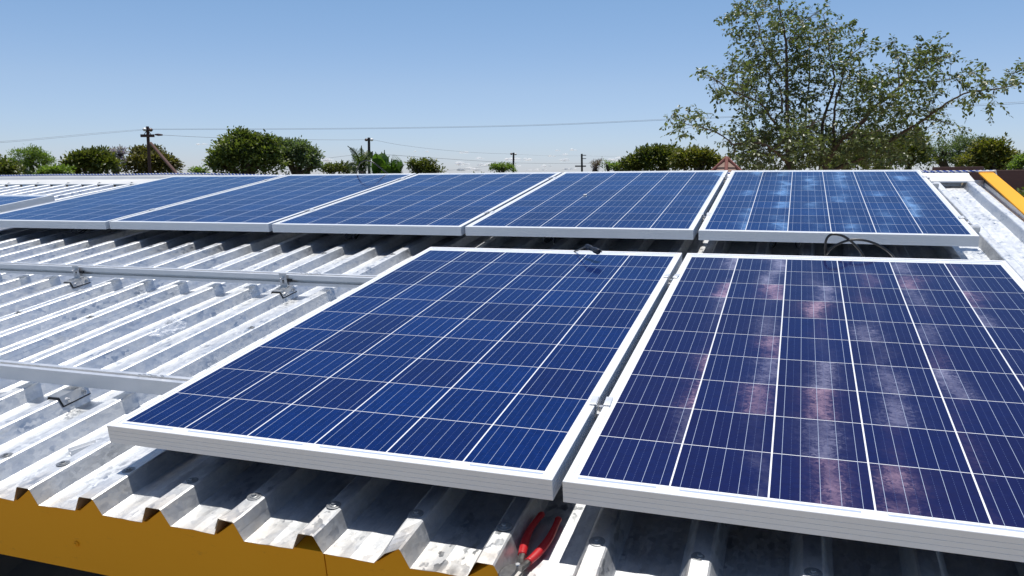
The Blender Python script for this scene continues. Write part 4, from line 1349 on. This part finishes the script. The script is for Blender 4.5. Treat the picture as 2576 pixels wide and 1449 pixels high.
for e in fol:
    x, y, rx, ry = [float(q) for q in e.split(',')]
    c = T(x, y)
    cl = np.array(c - base)
    dn = np.abs(AP - cl)[:, [0, 2]].sum(1)
    near = AP[np.argsort(dn)[:6]]
    off0 = float(np.mean(near[:, 1]) - cl[1]) + rng.uniform(-.5, .5)
    lower = y > 930
    ns = max(4, int(rx * ry / (315 if not lower else 165)))
    for _ in range(ns):
        a, rr = rng.uniform(0, 2 * math.pi), math.sqrt(rng.random()) * (1.0 if rng.random() < .8 else 1.25)
        dep = off0 + rng.normal() * (.35 if not lower else .6)
        s0 = T(x + math.cos(a) * rr * rx, y + math.sin(a) * rr * ry, dep) - base
        # twig direction: away from the nearest limb, lifting a little
        j = np.argmin(((AP - np.array(s0)) ** 2).sum(1))
        away = Vector(s0) - Vector(AP[j])
        dist = away.length
        dirv = (away.normalized() * .8 + Vector((rng.normal() * .6, rng.normal() * .6, rng.normal() * .4 + .15))).normalized()
        ln = rng.uniform(.16, .34)
        end = Vector(s0) + dirv * ln
        start = Vector(s0)
        mid_ = start + dirv * ln * .5 + Vector((0, 0, .015))
        tip = end + Vector((0, 0, -.05 * ln / .3))
        if dist < .55 and rng.random() < .45: twigs.tube([Vector(AP[j]), Vector(AP[j]).lerp(start, .5) + Vector((0, 0, .02)), start], [.0036, .0028, .0020], 4, cap=False)
        twigs.tube([start, mid_, tip], [.0020, .0017, .0012], 4, cap=False)
        k = rng.integers(9, 17)
        for q in range(k):
            t = (q + rng.random()) / k
            pos = (start.lerp(mid_, t * 2) if t < .5 else mid_.lerp(tip, t * 2 - 1))
            sd = Vector((rng.normal(), rng.normal(), rng.normal() * .6 - .25))
            dd = (dirv * .5 + sd).normalized()
            P.append(tuple(pos + dd * .012)); Dn.append(tuple(dd))
P = np.array(P); Dn = np.array(Dn)
leaf_mesh("crown", P, Dn, 0.060, LM['big'], root, 0.58, 77, .3)
mb.v_off = len(mb.v)
mb.add(twigs.v, twigs.f)
mb.build("trunk", M['bark'], root, True)

# ---------------------------------------------------------------- banana and bird-of-paradise plants
LM['banana'] = leaf_material("banana_blade", (0.050, 0.105, 0.022), (0.100, 0.170, 0.036), 0.38, 0.35)
LM['frond'] = leaf_material("torn_frond_blade", (0.040, 0.068, 0.022), (0.10, 0.125, 0.038), 0.42, 0.3)
def blade(mb, pts, width, torn, seed):
    """a long leaf along pts (world), split into strips where torn"""
    r = random.Random(seed)
    q = smooth_path(pts, 10)
    n = len(q)
    cam_p = Vector((0, 0, CAM_H))
    yaw = r.uniform(-.7, .7)
    for side in (-1, 1):
        for i in range(n - 1):
            t0, t1 = i / (n - 1), (i + 1) / (n - 1)
            def prof(t): return width * (math.sin(min(1, t * 1.06) * math.pi) ** .55) * (1 - .25 * t)
            tan = (q[i + 1] - q[i]).normalized()
            sd = tan.cross(Vector((math.sin(yaw), -math.cos(yaw), .3)).normalized()).normalized() * side
            if torn:
                L0 = prof(t0 + .02) * r.uniform(.75, 1.1)
                drop = Vector((0, 0, -L0 * r.uniform(.05, .35)))
                fwd = tan * L0 * .55
                g0 = q[i].lerp(q[i + 1], .05); g1 = q[i].lerp(q[i + 1], .92)
                mb.add([g0, g1, g1.lerp(g1 + sd * L0 + fwd + drop, .95), g0 + sd * L0 * .9 + fwd * 1.15 + drop * 1.1], [(0, 1, 2, 3)])
            else:
                w0, w1 = prof(t0), prof(t1)
                fold = Vector((0, -.18, .12))
                mb.add([q[i], q[i + 1], q[i + 1] + sd * w1 + fold * w1, q[i] + sd * w0 + fold * w0], [(0, 1, 2, 3)])

def z8(x, y, d): return at((1330 + x * .1941) / 1.5652, (540 + y * .1941) / 1.5652, d)
def banana(label, depth, bx_, by_, fronds, torn, seed):
    b0 = z8(bx_, by_, depth)
    r = empty("banana_plant", label, "plant", "banana-like plants in front of the dark pole", loc=(b0.x, b0.y, 0))
    off = Vector((b0.x, b0.y, 0))
    mb = MB(); mb.tube([(0, 0, -.1), (.03, 0, b0.z * .6), (0, 0, b0.z)], [.22, .18, .14], 9); mb.build("stem", M['bark'], r, True)
    rr = random.Random(seed)
    for k, (pts, w) in enumerate(fronds):
        mbf = MB()
        P_ = [z8(x, y, depth + rr.uniform(-.1, .1) + (k % 3 - 1) * .35 * i) - off for i, (x, y) in enumerate(pts)]
        P_ = [Vector((0, 0, b0.z - .1))] + P_ if pts[0][1] > by_ - 80 else [P_[0]] + P_
        blade(mbf, P_, w * 1.45, torn, seed * 31 + k)
        mbf.tube(smooth_path(P_, 6), [0.035 * (1 - i / (len(P_) * 6.0)) + .008 for i in range((len(P_) - 1) * 6 + 1)], 5)
        mbf.build("leaf", LM['frond'] if torn else LM['banana'], r)
    return r
bd = 30.0
banana("tall plant with torn feathery fronds left of the dark pole", bd, 500, 690, [
    ([(480, 600), (430, 480), (370, 330), (200, 180)], .22), ([(490, 560), (485, 400), (480, 170)], .16), ([(500, 560), (540, 420), (600, 270)], .22), ([(520, 560), (590, 400), (710, 290)], .20),
    ([(470, 620), (400, 600), (300, 520), (160, 590)], .26), ([(460, 560), (400, 460), (280, 350)], .17), ([(520, 620), (600, 560), (680, 600)], .22), ([(450, 640), (330, 640), (220, 690)], .2)], True, 5)
banana("broad-leaved banana plant right of the dark pole", bd + 1, 900, 720, [
    ([(880, 650), (830, 500), (765, 300)], .26), ([(900, 640), (890, 460), (890, 300)], .26), ([(910, 650), (930, 520), (1050, 380)], .20), ([(870, 680), (800, 560), (700, 420)], .24), ([(920, 640), (950, 480), (945, 260)], .09), ([(860, 690), (790, 640), (740, 560)], .26)], False, 6)
banana("rightmost banana plant with one wide rounded leaf", bd + .5, 1130, 730, [
    ([(1110, 680), (1090, 560), (1090, 440)], .38), ([(1150, 660), (1160, 560), (1120, 450)], .22), ([(1180, 680), (1230, 590), (1285, 470)], .17), ([(1060, 680), (1010, 600), (960, 560)], .24)], False, 8)
banana("small frond clump at the right foot of the banana plants", bd + .8, 1240, 740, [([(1245, 690), (1280, 620), (1345, 560)], .16), ([(1240, 690), (1260, 640), (1250, 590)], .12)], True, 9)

# ---------------------------------------------------------------- small cumulus clouds low in the sky
cm = NT("cloud_vapour")
nzc = cm.noise(cm.obj(), .02, 4).outputs[0]
cm.set(color=(0.95, 0.95, 0.96), rough=1.0, spec=0.0)
tr = cm.n("ShaderNodeBsdfTransparent")
tl = cm.n("ShaderNodeBsdfTranslucent"); tl.inputs[0].default_value = (0.95, 0.95, 0.97, 1)
m1 = cm.n("ShaderNodeMixShader"); m1.inputs[0].default_value = .5
m2 = cm.n("ShaderNodeMixShader")
cm.put(m2.inputs[0], cm.ramp(nzc, [(0.35, .88), (0.65, .62)]))
cm.t.links.new(cm.b.outputs[0], m1.inputs[1]); cm.t.links.new(tl.outputs[0], m1.inputs[2])
cm.t.links.new(m1.outputs[0], m2.inputs[1]); cm.t.links.new(tr.outputs[0], m2.inputs[2])
cm.t.links.new(m2.outputs[0], cm.out.inputs[0])
ico = bmesh.new(); bmesh.ops.create_icosphere(ico, subdivisions=3, radius=1.0)
IV = [v.co.copy() for v in ico.verts]; IF = [[v.index for v in f.verts] for f in ico.faces]; ico.free()
def cloud(px, py, w, h, label, seed, depth=4200.0):
    r = random.Random(seed)
    s = depth / FPX
    c = at(px, py, depth)
    mb = MB()
    for k in range(max(4, int(w / 6))):
        x = r.uniform(-.42, .42) * w * s
        rad = h * s * r.uniform(.28, .55) * (1 - abs(x) / (w * s) * .9)
        z = -h * s * .3 + rad * .55
        el = r.uniform(1.1, 2.2)
        y = r.uniform(-1, 1) * w * s * .2
        mb.add([Vector((x + p.x * rad * el, y + p.y * rad * el, z + p.z * rad * (1 if p.z > 0 else .45) + rad * .12 * math.sin(p.x * 7 + k) * math.cos(p.y * 6 + p.z * 5))) for p in IV], IF)
    o = mb.build("cloud", cm.mat, None, True)
    o.location = c
    tag(o, label, "cloud", "small clouds low over the horizon")
Z2 = lambda x, y: (858.7 + x / 3, 255.6 + y / 3)
CLOUD_K = 1.3
cl = [(506.7, 362, 24, 8, "lone small cloud right of the brown pole"), (826, 403, 36, 12, "faint cloud behind the greyer loose tree"), (*Z2(928, 382), 18, 8, "round puff of cloud high over the small dark knobbly tree"),
      (*Z2(1045, 428), 16, 6, "small puff left of the thin far pole, above the cloud streaks"), (*Z2(1320, 436), 68, 9, "longest bright cloud streak crossing the thin far pole"), (*Z2(900, 470), 34, 10, "pale cloud over the small dark knobbly tree's right side"),
      (*Z2(1095, 475), 40, 9, "flat cloud just above the light green bush-top"), (*Z2(950, 512), 60, 10, "low wide haze-like cloud right of the small dark knobbly tree"), (*Z2(1550, 486), 20, 8, "small cloud midway between the two thin poles, lowest"),
      (*Z2(1690, 442), 24, 8, "cloud puff left of the crossarm pole at wire height"), (*Z2(1575, 410), 22, 6, "thin cloud midway between the two thin poles, upper"), (*Z2(1745, 363), 20, 7, "small cloud highest of the group left of the crossarm pole"),
      (*Z2(1628, 369), 16, 4, "wisp of cloud beside the highest small cloud"), (*Z2(1700, 398), 15, 5, "tiny cloud just left of the crossarm pole's top"), (*Z2(2085, 438), 56, 10, "cloud bank left of the right-hand mango tree"),
      (*Z2(2172, 408), 14, 7, "puff of cloud above the cloud bank by the mango"), (*Z2(1715, 508), 44, 6, "low cloud strip at the foot of the crossarm pole"), (*Z2(560, 376), 9, 4, "left one of two specks of cloud over the banana plants' right"),
      (*Z2(642, 377), 9, 4, "right one of two specks of cloud over the banana plants' right"), (*Z2(1300, 485), 30, 8, "soft cloud behind the foot of the thin far pole"), (*Z2(1470, 516), 50, 5, "lowest cloud strip between the two thin poles")]
for i, (x, y, w, h, lab) in enumerate(cl): cloud(x, y, w * CLOUD_K, h * CLOUD_K, lab, 100 + i)
